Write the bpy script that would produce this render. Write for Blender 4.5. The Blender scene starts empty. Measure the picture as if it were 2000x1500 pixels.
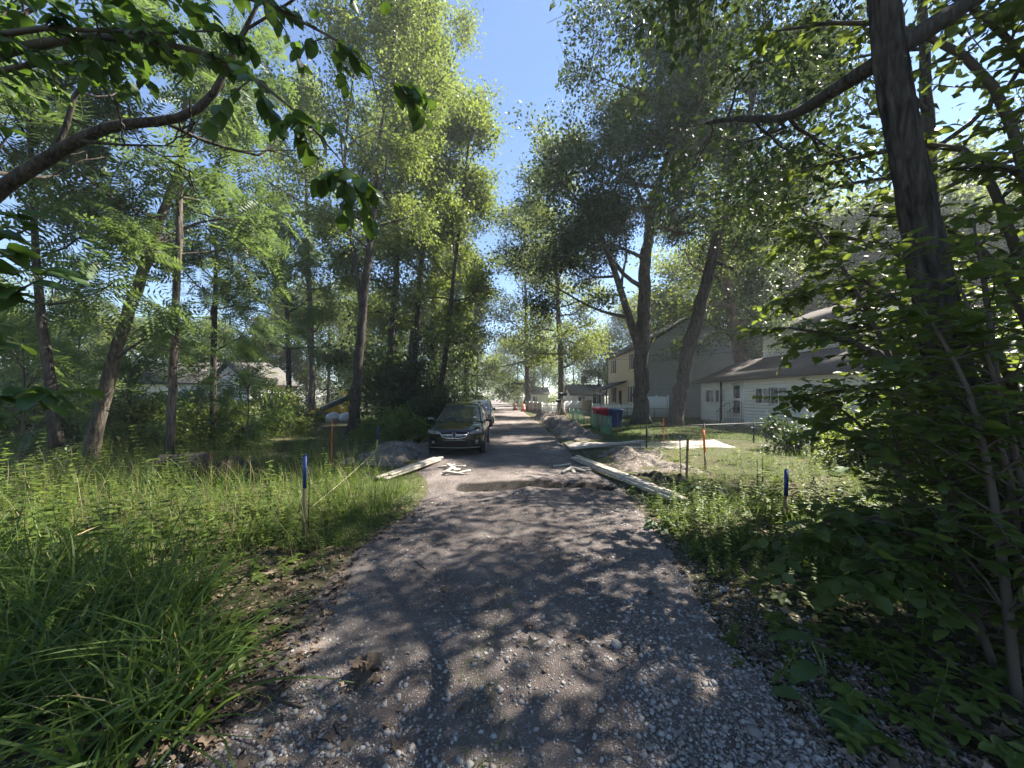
import bpy, bmesh, math, random
import numpy as np
from mathutils import Vector, Matrix
rng = np.random.default_rng(7)
random.seed(7)
R = math.radians
S = bpy.context.scene
COL = S.collection

# ------------------------------------------------------------------ camera, sky, sun, exposure
F, HOR, H = 722.0, 775.0, 1.9          # focal length in photo pixels, horizon row, eye height
cam = bpy.data.objects.new('camera', bpy.data.cameras.new('camera'))
COL.objects.link(cam)
cam.location = (0, 0, H)
cam.rotation_euler = (R(90), 0, 0)
cam.data.sensor_width = 36.0
cam.data.lens = 36.0 * F / 2000.0
cam.data.shift_y = 25.0 / 2000.0
cam.data.clip_start = 0.05
cam.data.clip_end = 3000
S.camera = cam

SUN_AZ, SUN_EL = 62.0, 50.0            # azimuth from +Y towards +X
W = bpy.data.worlds.new('World'); S.world = W; W.use_nodes = True
wn = W.node_tree.nodes; wl = W.node_tree.links
bg = wn['Background']; bg.inputs['Strength'].default_value = 0.055
sky = wn.new('ShaderNodeTexSky'); sky.sky_type = 'NISHITA'; sky.sun_disc = False
sky.sun_elevation = R(SUN_EL); sky.sun_rotation = R(SUN_AZ)
sky.air_density = 1.0; sky.dust_density = 0.0; sky.ozone_density = 5.0
wl.new(sky.outputs[0], bg.inputs['Color'])
sd = Vector((math.cos(R(SUN_EL)) * math.sin(R(SUN_AZ)), math.cos(R(SUN_EL)) * math.cos(R(SUN_AZ)), math.sin(R(SUN_EL))))
sl = bpy.data.lights.new('sun', 'SUN'); sl.energy = 5.0; sl.angle = R(0.53); sl.color = (1.0, 0.93, 0.82)
so = bpy.data.objects.new('sun', sl); COL.objects.link(so); so.location = (30, 10, 40)
so.rotation_euler = (-sd).to_track_quat('-Z', 'Y').to_euler()
S.view_settings.view_transform = 'Standard'; S.view_settings.look = 'None'
S.view_settings.exposure = 2.2; S.view_settings.gamma = 1.0
try:
    S.cycles.max_bounces = 7; S.cycles.diffuse_bounces = 4; S.cycles.glossy_bounces = 2
    S.cycles.transmission_bounces = 5; S.cycles.transparent_max_bounces = 6
    S.cycles.use_denoising = True; S.cycles.sample_clamp_indirect = 6.0
    S.cycles.caustics_reflective = False; S.cycles.caustics_refractive = False
except Exception: pass

# ------------------------------------------------------------------ helpers
def P(px, py, Y): return np.array([(px - 1000) / F * Y, Y, H - (py - HOR) / F * Y])
def G(px, py):
    Y = H * F / (py - HOR); return np.array([(px - 1000) / F * Y, Y, 0.0])
def nrm(v):
    v = np.asarray(v, float); return v / (np.linalg.norm(v, axis=-1, keepdims=True) + 1e-9)

def mesh_np(name, V, faces, mats=None, smooth=False):
    """V (n,3); faces: list of int arrays (m,3) or (m,4)"""
    me = bpy.data.meshes.new(name)
    V = np.asarray(V, np.float32)
    fl = [np.asarray(f, np.int32) for f in faces if len(f)]
    me.vertices.add(len(V)); me.vertices.foreach_set('co', V.ravel())
    idx = np.concatenate([f.ravel() for f in fl]); tot = np.concatenate([np.full(len(f), f.shape[1], np.int32) for f in fl])
    start = np.concatenate([[0], np.cumsum(tot)[:-1]]).astype(np.int32)
    me.loops.add(len(idx)); me.loops.foreach_set('vertex_index', idx)
    me.polygons.add(len(tot)); me.polygons.foreach_set('loop_start', start); me.polygons.foreach_set('loop_total', tot)
    if smooth: me.polygons.foreach_set('use_smooth', np.ones(len(tot), bool))
    me.update(calc_edges=True)
    if mats is not None: me.materials.append(mats)
    return me

class MB:
    """collects triangles / quads"""
    def __init__(s): s.V = []; s.T = []; s.Q = []; s.n = 0
    def add(s, V, T=None, Q=None):
        V = np.asarray(V, float).reshape(-1, 3)
        if T is not None and len(T): s.T.append(np.asarray(T, int) + s.n)
        if Q is not None and len(Q): s.Q.append(np.asarray(Q, int) + s.n)
        s.V.append(V); s.n += len(V); return s
    def box(s, c, size, rz=0.0, M=None, taper=1.0):
        x, y, z = np.array(size) / 2.0
        v = np.array([[-x,-y,-z],[x,-y,-z],[x,y,-z],[-x,y,-z],[-x*taper,-y*taper,z],[x*taper,-y*taper,z],[x*taper,y*taper,z],[-x*taper,y*taper,z]])
        if M is not None: v = v @ np.array(M).T
        if rz:
            cz, sz = math.cos(rz), math.sin(rz); v = v @ np.array([[cz, sz, 0], [-sz, cz, 0], [0, 0, 1]])
        return s.add(v + np.array(c), Q=[[0,3,2,1],[4,5,6,7],[0,1,5,4],[1,2,6,5],[2,3,7,6],[3,0,4,7]])
    def bar(s, a, b, w, h, up=(0, 0, 1)):
        a, b = np.array(a, float), np.array(b, float); d = nrm(b - a)
        u = np.array(up, float); 
        if abs(d @ u) > .95: u = np.array([1., 0, 0])
        sx = nrm(np.cross(d, u)); sz = np.cross(sx, d)
        v = [p + sx * i * w / 2 + sz * j * h / 2 for p in (a, b) for i, j in ((-1,-1),(1,-1),(1,1),(-1,1))]
        return s.add(v, Q=[[0,1,2,3],[7,6,5,4],[0,4,5,1],[1,5,6,2],[2,6,7,3],[3,7,4,0]])
    def tube(s, pts, rad, n=8, cap=True, rough=0.0, rs=None, ridge=0.0):
        pts = np.asarray(pts, float); k = len(pts)
        rad = np.broadcast_to(np.asarray(rad, float), (k,))
        t = nrm(np.gradient(pts, axis=0))
        u = np.array([1., 0, 0]) if abs(t[0][0]) < .8 else np.array([0, 1., 0])
        rows = []; a = np.arange(n) * 2 * math.pi / n; ca, sa = np.cos(a)[:, None], np.sin(a)[:, None]
        for i in range(k):
            u = nrm(u - t[i] * (u @ t[i])); w = np.cross(t[i], u)
            rr = rad[i]
            if rough: rr = rad[i] * (1 + rough * rs.normal(size=(n, 1)))
            if ridge:
                z = pts[i][2]; rf = ridge * ((vnoise(9 * ca + z * .9, 9 * sa - z * .7, 1, 71) - .5) * 1.3 + (vnoise(17 * ca + z * 3.1, 17 * sa + z * 2.2, 1, 72) - .5)); rr = rad[i] * (1 + rf)
            rows.append(pts[i] + (ca * u + sa * w) * rr)
        V = np.concatenate(rows); i = np.arange(k - 1)[:, None] * n; j = np.arange(n)[None]; j2 = (j + 1) % n
        Q = np.stack([i + j, i + j2, i + n + j2, i + n + j], -1).reshape(-1, 4)
        s.add(V, Q=Q)
        if cap and n >= 3:
            b = s.n - len(V)
            s.V.append(np.array([pts[0], pts[-1]])); c0, c1 = s.n, s.n + 1; s.n += 2
            jj = np.arange(n); s.T.append(np.stack([b + (jj + 1) % n, b + jj, np.full(n, c0)], -1))
            e = b + (k - 1) * n; s.T.append(np.stack([e + jj, e + (jj + 1) % n, np.full(n, c1)], -1))
        return s
    def mesh(s, name, mat, off=(0, 0, 0), smooth=False):
        V = np.concatenate(s.V) - np.array(off)
        fs = []
        if s.T: fs.append(np.concatenate(s.T))
        if s.Q: fs.append(np.concatenate(s.Q))
        return mesh_np(name, V, fs, mat, smooth)

def tag(o, label=None, cat=None, group=None, kind=None):
    if label: o['label'] = label
    if cat: o['category'] = cat
    if group: o['group'] = group
    if kind: o['kind'] = kind
    return o
def root(name, label, cat, loc, group=None, rz=0.0):
    o = bpy.data.objects.new(name, None); o.empty_display_size = .2; COL.objects.link(o)
    o.location = tuple(float(v) for v in loc); o.rotation_euler = (0, 0, rz)
    return tag(o, label, cat, group)
def ob(name, me, parent=None, loc=None):
    o = bpy.data.objects.new(name, me); COL.objects.link(o)
    if parent is not None: o.parent = parent
    if loc is not None: o.location = tuple(float(v) for v in loc)
    return o
def kids(o): return [c for c in bpy.data.objects if c.parent == o]
def copy_tree(o, ch, parent=None):
    c = o.copy(); COL.objects.link(c); c.parent = parent
    for k in ch.get(o.name, []): copy_tree(k, ch, c)
    return c
def child_map():
    m = {}
    for c in bpy.data.objects:
        if c.parent: m.setdefault(c.parent.name, []).append(c)
    return m
def bevel(o, w=.004, seg=1):
    m = o.modifiers.new('bevel', 'BEVEL'); m.width = w; m.segments = seg; m.limit_method = 'ANGLE'; return o

def scatter(T, Fc, pos, axis, nor, L, Wd, U=None):
    """instances template T (k,3: along axis, sideways, along normal) -> verts, faces"""
    pos, axis, nor = map(lambda a: np.asarray(a, float), (pos, axis, nor))
    axis = nrm(axis); side = nrm(np.cross(nor, axis)); n2 = np.cross(axis, side)
    L = np.broadcast_to(np.asarray(L, float), (len(pos),))[:, None, None]; Wd = np.broadcast_to(np.asarray(Wd, float), (len(pos),))[:, None, None]
    U = L if U is None else np.broadcast_to(np.asarray(U, float), (len(pos),))[:, None, None]
    V = pos[:, None] + T[None, :, 0:1] * L * axis[:, None] + T[None, :, 1:2] * Wd * side[:, None] + T[None, :, 2:3] * U * n2[:, None]
    n, k = len(pos), len(T)
    Fa = (np.asarray(Fc)[None] + (np.arange(n) * k)[:, None, None]).reshape(-1, np.asarray(Fc).shape[1])
    return V.reshape(-1, 3), Fa

# ------------------------------------------------------------------ materials
def nodes(name):
    m = bpy.data.materials.new(name); m.use_nodes = True
    nt = m.node_tree; return m, nt, nt.nodes, nt.links, nt.nodes['Principled BSDF']
def rgb(c): return (c[0], c[1], c[2], 1.0)
def plain(name, col, rough=.6, metal=0.0, var=.12, scale=6.0, bump=.0, bscale=60.0, spec=.5, coat=0.0, dirt=None):
    m, nt, N, Lk, b = nodes(name)
    tc = N.new('ShaderNodeTexCoord'); nz = N.new('ShaderNodeTexNoise'); nz.inputs['Scale'].default_value = scale; nz.inputs['Detail'].default_value = 6
    Lk.new(tc.outputs['Object'], nz.inputs['Vector'])
    rp = N.new('ShaderNodeValToRGB'); rp.color_ramp.elements[0].position = .3; rp.color_ramp.elements[1].position = .7
    d = dirt if dirt else [c * (1 - var) for c in col]
    rp.color_ramp.elements[0].color = rgb(d); rp.color_ramp.elements[1].color = rgb([min(1, c * (1 + var)) for c in col])
    Lk.new(nz.outputs['Fac'], rp.inputs['Fac']); Lk.new(rp.outputs['Color'], b.inputs['Base Color'])
    b.inputs['Roughness'].default_value = rough; b.inputs['Metallic'].default_value = metal
    b.inputs['Specular IOR Level'].default_value = spec; b.inputs['Coat Weight'].default_value = coat
    if bump:
        n2 = N.new('ShaderNodeTexNoise'); n2.inputs['Scale'].default_value = bscale; n2.inputs['Detail'].default_value = 8
        Lk.new(tc.outputs['Object'], n2.inputs['Vector'])
        bp = N.new('ShaderNodeBump'); bp.inputs['Strength'].default_value = bump; bp.inputs['Distance'].default_value = .02
        Lk.new(n2.outputs['Fac'], bp.inputs['Height']); Lk.new(bp.outputs['Normal'], b.inputs['Normal'])
    return m
def leafmat(name, c0, c1, trans=(.18, .26, .03), tw=.42, rough=.5, spec=.35):
    m, nt, N, Lk, b = nodes(name)
    ge = N.new('ShaderNodeNewGeometry'); rp = N.new('ShaderNodeValToRGB')
    rp.color_ramp.elements[0].color = rgb(c0); rp.color_ramp.elements[1].color = rgb(c1)
    Lk.new(ge.outputs['Random Per Island'], rp.inputs['Fac'])
    tcl = N.new('ShaderNodeTexCoord'); nzl = N.new('ShaderNodeTexNoise'); nzl.inputs['Scale'].default_value = 9; nzl.inputs['Detail'].default_value = 5; Lk.new(tcl.outputs['Object'], nzl.inputs['Vector'])
    mrl = N.new('ShaderNodeMapRange'); mrl.inputs[1].default_value = .35; mrl.inputs[2].default_value = .75; mrl.inputs[3].default_value = .0; mrl.inputs[4].default_value = .45; Lk.new(nzl.outputs['Fac'], mrl.inputs[0])
    mxl = N.new('ShaderNodeMixRGB'); mxl.inputs[2].default_value = rgb([c1[0] * 1.5, c1[1] * 1.15, c1[2]]); Lk.new(mrl.outputs[0], mxl.inputs[0]); Lk.new(rp.outputs['Color'], mxl.inputs[1])
    Lk.new(mxl.outputs[0], b.inputs['Base Color'])
    b.inputs['Roughness'].default_value = rough; b.inputs['Specular IOR Level'].default_value = spec
    tr = N.new('ShaderNodeBsdfTranslucent'); mx = N.new('ShaderNodeMixShader'); mx.inputs[0].default_value = tw
    hs = N.new('ShaderNodeMixRGB'); hs.blend_type = 'MIX'; hs.inputs[0].default_value = .75; hs.inputs[2].default_value = rgb(trans)
    Lk.new(rp.outputs['Color'], hs.inputs[1]); Lk.new(hs.outputs[0], tr.inputs['Color'])
    Lk.new(b.outputs[0], mx.inputs[1]); Lk.new(tr.outputs[0], mx.inputs[2])
    Lk.new(mx.outputs[0], N['Material Output'].inputs['Surface'])
    return m
def bark(name, c0, c1, scale=9.0, bump=.8, stretch=.18):
    m, nt, N, Lk, b = nodes(name)
    tc = N.new('ShaderNodeTexCoord'); mp = N.new('ShaderNodeMapping'); mp.inputs['Scale'].default_value = (1, 1, stretch)
    Lk.new(tc.outputs['Object'], mp.inputs['Vector'])
    nz = N.new('ShaderNodeTexNoise'); nz.inputs['Scale'].default_value = scale; nz.inputs['Detail'].default_value = 8; nz.inputs['Roughness'].default_value = .65; nz.inputs['Distortion'].default_value = .6
    vo = N.new('ShaderNodeTexVoronoi'); vo.inputs['Scale'].default_value = scale * 1.6; vo.feature = 'DISTANCE_TO_EDGE'
    Lk.new(mp.outputs[0], nz.inputs['Vector']); Lk.new(mp.outputs[0], vo.inputs['Vector'])
    mu = N.new('ShaderNodeMath'); mu.operation = 'MULTIPLY_ADD'; mu.inputs[1].default_value = .45; Lk.new(vo.outputs['Distance'], mu.inputs[0]); Lk.new(nz.outputs['Fac'], mu.inputs[2])
    rp = N.new('ShaderNodeValToRGB'); rp.color_ramp.elements[0].position = .38; rp.color_ramp.elements[1].position = .72
    rp.color_ramp.elements[0].color = rgb(c0); rp.color_ramp.elements[1].color = rgb(c1)
    Lk.new(mu.outputs[0], rp.inputs['Fac']); Lk.new(rp.outputs['Color'], b.inputs['Base Color'])
    b.inputs['Roughness'].default_value = .9; b.inputs['Specular IOR Level'].default_value = .15
    bp = N.new('ShaderNodeBump'); bp.inputs['Strength'].default_value = bump; bp.inputs['Distance'].default_value = .04
    Lk.new(mu.outputs[0], bp.inputs['Height']); Lk.new(bp.outputs['Normal'], b.inputs['Normal'])
    return m
def randmat(name, cols, rough=.85, spec=.25, bump=.0):
    m, nt, N, Lk, b = nodes(name)
    ge = N.new('ShaderNodeNewGeometry'); oi = N.new('ShaderNodeObjectInfo'); ad = N.new('ShaderNodeMath'); ad.operation = 'ADD'
    fr = N.new('ShaderNodeMath'); fr.operation = 'FRACT'
    Lk.new(ge.outputs['Random Per Island'], ad.inputs[0]); Lk.new(oi.outputs['Random'], ad.inputs[1]); Lk.new(ad.outputs[0], fr.inputs[0])
    rp = N.new('ShaderNodeValToRGB'); el = rp.color_ramp.elements
    while len(el) < len(cols): el.new(.5)
    for i, c in enumerate(cols): el[i].position = i / (len(cols) - 1); el[i].color = rgb(c)
    Lk.new(fr.outputs[0], rp.inputs['Fac'])
    tc = N.new('ShaderNodeTexCoord'); nz = N.new('ShaderNodeTexNoise'); nz.inputs['Scale'].default_value = 70; nz.inputs['Detail'].default_value = 5
    Lk.new(tc.outputs['Object'], nz.inputs['Vector'])
    mx = N.new('ShaderNodeMixRGB'); mx.blend_type = 'MULTIPLY'; mx.inputs[0].default_value = .5
    Lk.new(rp.outputs['Color'], mx.inputs[1]); Lk.new(nz.outputs['Color'], mx.inputs[2])
    mv = N.new('ShaderNodeMixRGB'); mv.blend_type = 'MULTIPLY'; mv.inputs[0].default_value = .55
    Lk.new(rp.outputs['Color'], mv.inputs[1]); Lk.new(nz.outputs['Fac'], mv.inputs[2]); Lk.new(mv.outputs[0], b.inputs['Base Color'])
    b.inputs['Roughness'].default_value = rough; b.inputs['Specular IOR Level'].default_value = spec
    return m

M = {}
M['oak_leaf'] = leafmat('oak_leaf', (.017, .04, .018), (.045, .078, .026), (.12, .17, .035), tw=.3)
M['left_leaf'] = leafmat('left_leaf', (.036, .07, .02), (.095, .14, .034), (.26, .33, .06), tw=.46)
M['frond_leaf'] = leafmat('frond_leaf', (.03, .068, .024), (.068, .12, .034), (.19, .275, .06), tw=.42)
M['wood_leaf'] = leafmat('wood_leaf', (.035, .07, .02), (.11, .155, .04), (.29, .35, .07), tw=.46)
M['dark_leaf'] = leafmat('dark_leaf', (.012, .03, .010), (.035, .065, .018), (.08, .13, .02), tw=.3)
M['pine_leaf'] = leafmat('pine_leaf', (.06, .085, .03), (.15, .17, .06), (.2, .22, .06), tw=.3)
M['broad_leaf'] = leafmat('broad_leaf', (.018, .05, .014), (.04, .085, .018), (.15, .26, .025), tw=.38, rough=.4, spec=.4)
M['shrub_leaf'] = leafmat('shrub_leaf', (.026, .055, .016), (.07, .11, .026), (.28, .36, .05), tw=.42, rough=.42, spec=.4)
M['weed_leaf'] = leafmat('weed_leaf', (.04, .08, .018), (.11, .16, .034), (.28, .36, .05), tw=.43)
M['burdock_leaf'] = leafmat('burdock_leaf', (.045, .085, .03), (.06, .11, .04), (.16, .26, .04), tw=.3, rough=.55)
M['grass'] = leafmat('grass', (.025, .06, .014), (.08, .14, .03), (.2, .3, .04), tw=.4, rough=.5, spec=.25)
M['lawn'] = leafmat('lawn', (.05, .1, .015), (.11, .18, .03), (.2, .3, .04), tw=.3)
M['straw'] = leafmat('straw', (.16, .14, .06), (.3, .26, .13), (.3, .28, .12), tw=.3)
M['litter'] = randmat('litter', [(.07, .05, .036), (.15, .108, .075), (.24, .18, .13), (.1, .07, .048), (.31, .24, .18)], rough=.8, spec=.25)
M['bark'] = bark('bark', (.028, .022, .018), (.15, .125, .10), 9)
M['bark_dark'] = bark('bark_dark', (.016, .013, .011), (.085, .072, .06), 12)
M['bark_pale'] = bark('bark_pale', (.05, .042, .034), (.21, .18, .145), 14)
M['bark_red'] = bark('bark_red', (.05, .03, .02), (.2, .13, .09), 12)
M['twig'] = plain('twig', (.07, .055, .04), .85, scale=20)
M['stem'] = plain('stem', (.10, .13, .04), .7, scale=20)
M['stone'] = randmat('stone', [(.15, .14, .135), (.29, .275, .265), (.43, .41, .39), (.22, .19, .17), (.34, .32, .32), (.5, .475, .45)], rough=.8)
M['lumber'] = plain('lumber', (.5, .45, .37), .8, var=.2, scale=9, bump=.2, dirt=(.26, .23, .19))
M['lumber_grey'] = plain('lumber_grey', (.36, .33, .29), .8, var=.25, scale=9, bump=.2)
M['stake_wood'] = plain('stake_wood', (.2, .155, .08), .8, scale=12)
M['orange'] = plain('orange', (.75, .13, .03), .6, var=.08, scale=12)
M['blue_paint'] = plain('blue_paint', (.012, .035, .16), .55, var=.2, scale=20)
M['black_metal'] = plain('black_metal', (.02, .02, .022), .5, metal=.3)
M['galv'] = plain('galv', (.2, .205, .2), .5, metal=.7)
M['string'] = plain('string', (.55, .5, .35), .8)
M['white_siding'] = plain('white_siding', (.83, .83, .82), .55, var=.04, scale=1.5)
M['beige_siding'] = plain('beige_siding', (.6, .55, .48), .6, var=.05, scale=1.5)
M['shaded_siding'] = plain('shaded_siding', (.42, .41, .38), .6, var=.06, scale=1.5)  # beige siding greyed, the gable's shade put into the colour
M['white_trim'] = plain('white_trim', (.8, .8, .79), .5, var=.03)
M['shingle'] = plain('shingle', (.07, .062, .058), .9, spec=.1, var=.4, scale=14, bump=.6, bscale=30)
M['shingle_light'] = plain('shingle_light', (.12, .112, .106), .9, spec=.1, var=.35, scale=14, bump=.6, bscale=30)
M['dark_trim'] = plain('dark_trim', (.035, .032, .03), .6)
M['brown_shutter'] = plain('brown_shutter', (.12, .06, .045), .6)
M['glass'] = plain('glass', (.03, .035, .04), .04, var=.3, scale=1.0, spec=.8)
M['curtain_glass'] = plain('curtain_glass', (.30, .29, .27), .06, var=.3, scale=2.0, spec=.8)
M['concrete'] = plain('concrete', (.36, .34, .31), .85, bump=.3)
M['red_bin'] = plain('red_bin', (.35, .015, .03), .45, var=.1)
M['blue_bin'] = plain('blue_bin', (.012, .05, .13), .45, var=.1)
M['rubber'] = plain('rubber', (.018, .018, .018), .8, bump=.3)
M['netting'] = plain('netting', (.02, .5, .3), .5)
M['vinyl'] = plain('vinyl', (.78, .77, .74), .45, var=.04)
M['cedar'] = plain('cedar', (.36, .31, .26), .8, var=.2)
M['yellow'] = plain('yellow', (.8, .47, .02), .45, var=.1)
M['sack'] = plain('sack', (.5, .48, .45), .8, var=.3, scale=5, bump=.4)
M['black_plastic'] = plain('black_plastic', (.015, .015, .017), .35, bump=.3, bscale=20)
M['car_paint'] = plain('car_paint', (.004, .004, .005), .12, var=.1, coat=.6, spec=.4)
M['grey_paint'] = plain('grey_paint', (.06, .065, .075), .25, metal=.4, coat=1.0)
M['chrome'] = plain('chrome', (.75, .75, .76), .12, metal=1.0, var=.02)
M['lamp_glass'] = plain('lamp_glass', (.16, .165, .17), .1, metal=.5, var=.7, scale=22)
M['trim_black'] = plain('trim_black', (.006, .006, .006), .7, spec=.1)
M['paper'] = plain('paper', (.7, .55, .5), .6)

def soil(name, stops, gs=45.0, bump=.8, patch=.8, gravel=.5, gcol=(.42, .4, .38)):
    """bare ground: big colour patches, fine crumbs and, where gravel > 0, small pale stones"""
    m, nt, N, Lk, b = nodes(name)
    tc = N.new('ShaderNodeTexCoord')
    n1 = N.new('ShaderNodeTexNoise'); n1.inputs['Scale'].default_value = patch; n1.inputs['Detail'].default_value = 9; n1.inputs['Roughness'].default_value = .62
    Lk.new(tc.outputs['Object'], n1.inputs['Vector'])
    rp = N.new('ShaderNodeValToRGB'); el = rp.color_ramp.elements
    while len(el) < len(stops): el.new(.5)
    for i, (p, c) in enumerate(stops): el[i].position = p; el[i].color = rgb(c)
    Lk.new(n1.outputs['Fac'], rp.inputs['Fac'])
    vo = N.new('ShaderNodeTexVoronoi'); vo.inputs['Scale'].default_value = gs; vo.inputs['Randomness'].default_value = 1
    Lk.new(tc.outputs['Object'], vo.inputs['Vector'])
    bw = N.new('ShaderNodeSeparateColor'); Lk.new(vo.outputs['Color'], bw.inputs[0])
    th = N.new('ShaderNodeMath'); th.operation = 'LESS_THAN'; th.inputs[1].default_value = gravel; Lk.new(bw.outputs[0], th.inputs[0])
    in_ = N.new('ShaderNodeMath'); in_.operation = 'LESS_THAN'; in_.inputs[1].default_value = .42; Lk.new(vo.outputs['Distance'], in_.inputs[0])
    an = N.new('ShaderNodeMath'); an.operation = 'MULTIPLY'; Lk.new(th.outputs[0], an.inputs[0]); Lk.new(in_.outputs[0], an.inputs[1])
    gc = N.new('ShaderNodeMixRGB'); gc.inputs[1].default_value = rgb([c * .5 for c in gcol]); gc.inputs[2].default_value = rgb([min(1, c * 1.25) for c in gcol]); Lk.new(bw.outputs[1], gc.inputs[0])
    mx = N.new('ShaderNodeMixRGB'); Lk.new(an.outputs[0], mx.inputs[0]); Lk.new(rp.outputs['Color'], mx.inputs[1]); Lk.new(gc.outputs[0], mx.inputs[2])
    n3 = N.new('ShaderNodeTexNoise'); n3.inputs['Scale'].default_value = 160; n3.inputs['Detail'].default_value = 4; Lk.new(tc.outputs['Object'], n3.inputs['Vector'])
    mm = N.new('ShaderNodeMixRGB'); mm.blend_type = 'OVERLAY'; mm.inputs[0].default_value = .6; Lk.new(mx.outputs[0], mm.inputs[1]); Lk.new(n3.outputs['Fac'], mm.inputs[2])
    Lk.new(mm.outputs[0], b.inputs['Base Color']); b.inputs['Roughness'].default_value = .95; b.inputs['Specular IOR Level'].default_value = .2
    iv = N.new('ShaderNodeMath'); iv.operation = 'SUBTRACT'; iv.inputs[0].default_value = .6; Lk.new(vo.outputs['Distance'], iv.inputs[1])
    a2 = N.new('ShaderNodeMath'); a2.operation = 'MULTIPLY_ADD'; Lk.new(iv.outputs[0], a2.inputs[0]); Lk.new(an.outputs[0], a2.inputs[1]); Lk.new(n3.outputs['Fac'], a2.inputs[2])
    bp = N.new('ShaderNodeBump'); bp.inputs['Strength'].default_value = bump; bp.inputs['Distance'].default_value = .02
    Lk.new(a2.outputs[0], bp.inputs['Height']); Lk.new(bp.outputs['Normal'], b.inputs['Normal'])
    return m
M['ground'] = soil('ground', [(.3, (.035, .045, .016)), (.5, (.06, .065, .025)), (.7, (.09, .07, .045))], 40, .8, .7, .12, (.25, .2, .14))
M['road'] = soil('road', [(.28, (.092, .073, .066)), (.48, (.168, .138, .126)), (.7, (.29, .245, .22))], 62, 1.2, .9, .55, (.3, .285, .275))
M['heap'] = soil('heap', [(.3, (.10, .082, .068)), (.55, (.19, .16, .135)), (.75, (.27, .235, .2))], 30, 1.0, 1.4, .3)
M['dark_soil'] = soil('dark_soil', [(.3, (.018, .016, .014)), (.6, (.04, .035, .03)), (.8, (.07, .06, .05))], 30, 1.0, 3, .1, (.2, .19, .18))
M['drive'] = soil('drive', [(.3, (.26, .22, .19)), (.55, (.36, .32, .28)), (.75, (.45, .4, .36))], 40, .6, .8, .4, (.5, .47, .44))

# ------------------------------------------------------------------ terrain
def vnoise(x, y, s, seed=0):
    """smooth value noise on arrays"""
    x, y = np.asarray(x) / s, np.asarray(y) / s
    xi, yi = np.floor(x).astype(np.int64), np.floor(y).astype(np.int64); fx, fy = x - xi, y - yi
    fx, fy = fx * fx * (3 - 2 * fx), fy * fy * (3 - 2 * fy)
    def h(a, b):
        n = (a * 374761393 + b * 668265263 + seed * 974634777) & 0x7fffffff
        n = ((n ^ (n >> 13)) * 1274126177) & 0x7fffffff
        return ((n ^ (n >> 16)) & 0xffff) / 65535.0
    return (h(xi, yi) * (1 - fx) + h(xi + 1, yi) * fx) * (1 - fy) + (h(xi, yi + 1) * (1 - fx) + h(xi + 1, yi + 1) * fx) * fy
def road_c(y): return np.where(y > 10, -.05 * 0 - .022 * (y - 10), 0.0)
def road_l(y): return np.interp(y, [0, 2.2, 4.2, 6.1, 8, 9.5, 12, 25, 60, 150, 400], [-1.75, -1.75, -2.05, -1.72, -1.9, -2.5, -3.1, -3.2, -4.2, -8.5, -22])
def road_r(y): return np.interp(y, [0, 2.2, 4.2, 6.1, 8, 10, 12, 25, 60, 150, 400], [1.7, 1.72, 1.95, 2.2, 2.35, 2.2, 2.1, 2.1, 1.2, -3.5, -17])
def sm(t): t = np.clip(t, 0, 1); return t * t * (3 - 2 * t)
def trench(x, y):
    c = 7.9 + .1 * np.sin(x * 2.1) ; w = (.4 + .25 * vnoise(x, y, .4, 5)) * (1 - .35 * sm((x - .6) / .6))
    return sm(1 - np.abs(y - c) / w) * sm((x + 1.25) / .35) * sm((2.25 - x) / .35)
def gh(x, y):
    x, y = np.asarray(x, float), np.asarray(y, float)
    d = np.maximum(road_l(y) - x, x - road_r(y))           # distance outside the road edge
    n = (vnoise(x, y, 1.7, 1) - .5) * .16 + (vnoise(x, y, .5, 2) - .5) * .05
    out = sm(d / .9) * (.03 + n) + sm(d / 4) * .06
    inn = -sm(-d / .25) * .05 - .3 * trench(x, y)
    return np.where(d > 0, out, inn)
def rh(x, y):
    x, y = np.asarray(x, float), np.asarray(y, float)
    l, r = road_l(y), road_r(y); t = (x - l) / (r - l)
    edge = np.minimum(x - l, r - x)
    z = .005 + .03 * sm(edge / .8) + (vnoise(x, y, 1.3, 3) - .5) * .05 + (vnoise(x, y, .33, 4) - .5) * .025
    for rc in (.28, .72): z = z - .022 * np.exp(-((t - rc) / .09) ** 2)
    z = np.where(edge < .05, np.minimum(z, gh(x, y) - .0) - .02, z)
    return z - .16 * trench(x, y)

def grid(name, xs, ys, zf, mat):
    X, Y = np.meshgrid(xs, ys); Z = zf(X, Y); V = np.stack([X, Y, Z], -1).reshape(-1, 3)
    nx, ny = len(xs), len(ys); i = (np.arange(ny - 1)[:, None] * nx + np.arange(nx - 1)[None]).ravel()
    return mesh_np(name, V, [np.stack([i, i + 1, i + nx + 1, i + nx], -1)], mat, True)
xs = np.concatenate([-np.geomspace(9, 700, 40)[::-1], np.linspace(-8.8, 8.8, 150), np.geomspace(9, 700, 40)])
ys = np.concatenate([np.linspace(-40, -1, 14), np.linspace(-.8, 12, 110), np.geomspace(12.2, 1200, 70)])
tag(ob('ground', grid('ground', xs, ys, gh, M['ground'])), 'dark leaf-strewn woodland soil under the trees and weeds', kind='structure')
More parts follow.
